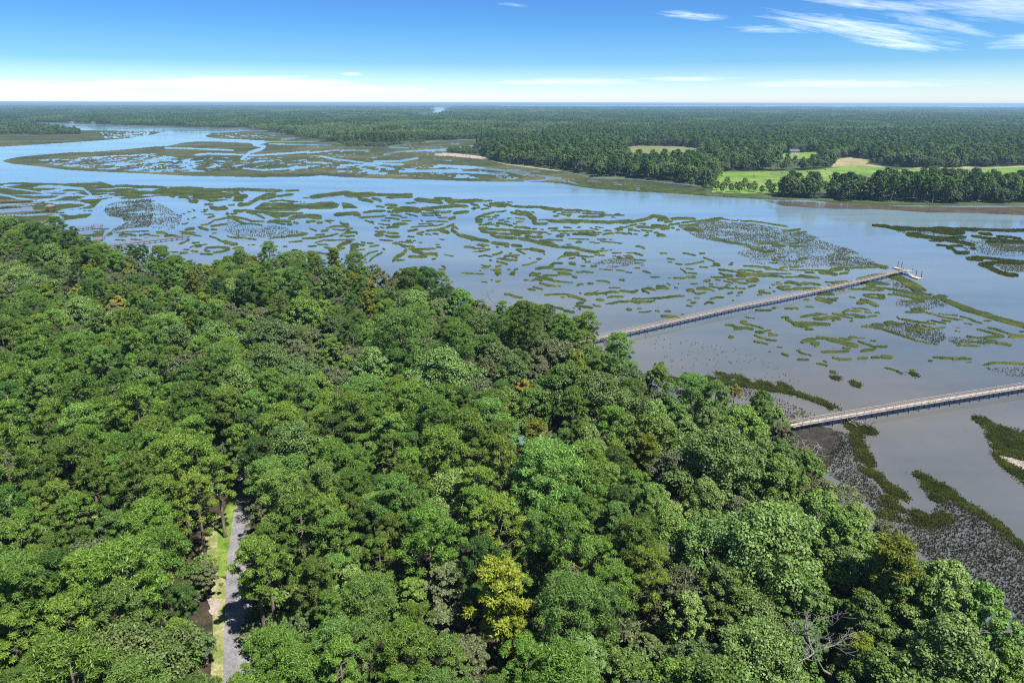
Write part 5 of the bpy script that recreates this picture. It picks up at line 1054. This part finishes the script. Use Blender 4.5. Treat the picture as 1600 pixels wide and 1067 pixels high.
sx = N(nt, 'SeparateXYZ'); nt.links.new(tc, sx.inputs[0])
def MT(op, a, b=None, c=None):
    m = N(nt, 'Math', operation=op)
    for i, v in enumerate((a, b, c)):
        if v is None: continue
        if hasattr(v, 'is_output'): nt.links.new(v, m.inputs[i])
        else: m.inputs[i].default_value = v
    return m.outputs[0]
az = MT('ARCTAN2', sx.outputs[0], sx.outputs[1]); el = MT('ARCSINE', sx.outputs[2])
azd = MT('MULTIPLY', az, 180/PI); eld = MT('MULTIPLY', el, 180/PI)
def cloud(a0, e0, tilt, la, le, seed, sa, se, thr, soft, amount):
    """a patch of thin cloud at azimuth/elevation degrees, streaked along its tilt"""
    ct, st = math.cos(math.radians(tilt)), math.sin(math.radians(tilt))
    da = MT('SUBTRACT', azd, a0); de = MT('SUBTRACT', eld, e0)
    u = MT('ADD', MT('MULTIPLY', da, ct), MT('MULTIPLY', de, st)); v = MT('SUBTRACT', MT('MULTIPLY', de, ct), MT('MULTIPLY', da, st))
    q = MT('ADD', MT('POWER', MT('ABSOLUTE', MT('DIVIDE', u, la)), 2), MT('POWER', MT('ABSOLUTE', MT('DIVIDE', v, le)), 2))
    mask = MT('SUBTRACT', 1, MT('MINIMUM', q, 1)); 
    cb = N(nt, 'CombineXYZ'); nt.links.new(MT('MULTIPLY', u, sa), cb.inputs[0]); nt.links.new(MT('MULTIPLY', v, se), cb.inputs[1]); cb.inputs[2].default_value = seed
    n = N(nt, 'TexNoise'); n.inputs['Scale'].default_value = 1; n.inputs['Detail'].default_value = 7; n.inputs['Roughness'].default_value = .62; n.inputs['Distortion'].default_value = .6
    nt.links.new(cb.outputs[0], n.inputs['Vector'])
    s = MT('SUBTRACT', MT('ADD', n.outputs['Fac'], MT('MULTIPLY', mask, .45)), thr+.45*.5)
    s = MT('MINIMUM', MT('MAXIMUM', MT('DIVIDE', s, soft), 0), 1)
    return MT('MULTIPLY', MT('MULTIPLY', s, MT('POWER', mask, .6)), amount)
cl = [cloud(24.2, 4.75, -10.5, 8.5, .95, 3.1, .34, 4.2, .45, .55, .75), cloud(27.0, 3.7, -8, 3.6, .42, 3.9, .4, 4, .42, .5, .65), cloud(13.2, 5.95, -5, 3.6, .4, 8.2, .5, 5, .46, .5, .6), cloud(18.5, 4.9, -4, 4.5, .4, 23.2, .5, 5, .50, .5, .5),
      cloud(33.2, 5.7, -8, 8.5, 1.5, 5.7, .30, 3.0, .45, .55, .55), cloud(35.0, 3.7, 1, 4.2, .65, 9.4, .38, 3.6, .44, .5, .65), cloud(24.5, 6.3, -8, 7, .5, 15.4, .4, 4.2, .48, .5, .55), cloud(29, 4.9, -14, 5, .6, 17.4, .45, 4.5, .48, .55, .5), cloud(-36, 3.9, 0, 3, .25, 27.4, .5, 5, .5, .5, .3),
      cloud(-22, 1.25, 1.0, 13, .75, 12.3, .16, 2.6, .44, .5, .85), cloud(-38, .9, 0, 13, .7, 2.2, .2, 2.6, .44, .5, .8), cloud(-14, .9, 0, 12, .5, 4.2, .2, 3, .44, .5, .7), cloud(4, 1.5, 0, 9, .35, 7.7, .25, 5, .46, .45, .6), cloud(13.5, 1.7, 0, 5, .24, 4.7, .3, 5, .46, .45, .55), cloud(24, 1.3, 0, 12, .4, 31.7, .2, 4, .48, .5, .5), cloud(-12, 2.0, 0, 1.2, .18, 6.1, .8, 5, .42, .4, .5), cloud(0, 6.8, -4, 1.6, .2, 1.1, .8, 4, .44, .5, .25)]
tot = cl[0]
for c in cl[1:]: tot = MT('SUBTRACT', 1, MT('MULTIPLY', MT('SUBTRACT', 1, tot), MT('SUBTRACT', 1, c)))
# clear deep-blue air grading to a milky horizon
tint = ramp(nt, MT('DIVIDE', eld, 40), [(0, (.98, 1.12, 1.50)), (.012, (.96, 1.12, 1.48)), (.036, (.74, 1.0, 1.30)), (.07, (.37, .70, 1.11)), (.136, (.255, .565, .99)), (.19, (.245, .50, .92)), (.8, (.66, .78, .88))])
cm = mixc(nt, tot, mixc(nt, 1.0, sk.outputs[0], tint, 'MULTIPLY'), (10.2, 11.0, 11.4))
nt.links.new(cm, bg.inputs['Color']); nt.links.new(bg.outputs[0], wo.inputs[0])
# air
hb = MB(); hb.box((0, 20000, 40), (90000, 50000, 84))
hz = hb.build('haze', [], None); tag(hz, None, None, None, 'stuff')
m, hnt, out = new_mat('air'); pv = N(hnt, 'VolumePrincipled'); HAZE = 7.5e-5
pv.inputs['Color'].default_value = (.44, .72, 1.0, 1); pv.inputs['Density'].default_value = HAZE; pv.inputs['Anisotropy'].default_value = .2
hnt.links.new(pv.outputs[0], out.inputs['Volume']); hz.data.materials.clear(); hz.data.materials.append(m)
SC.render.engine = 'CYCLES'
cy = SC.cycles; cy.max_bounces = 7; cy.diffuse_bounces = 3; cy.glossy_bounces = 3; cy.transmission_bounces = 3; cy.volume_bounces = 0; cy.transparent_max_bounces = 8
cy.filter_width = 1.1; cy.use_denoising = False; cy.caustics_reflective = False; cy.caustics_refractive = False; cy.sample_clamp_indirect = 6
vs = SC.view_settings; vs.view_transform = 'Standard'; vs.look = 'None'; vs.exposure = EXPOSURE; vs.gamma = 1; vs.use_curve_mapping = False
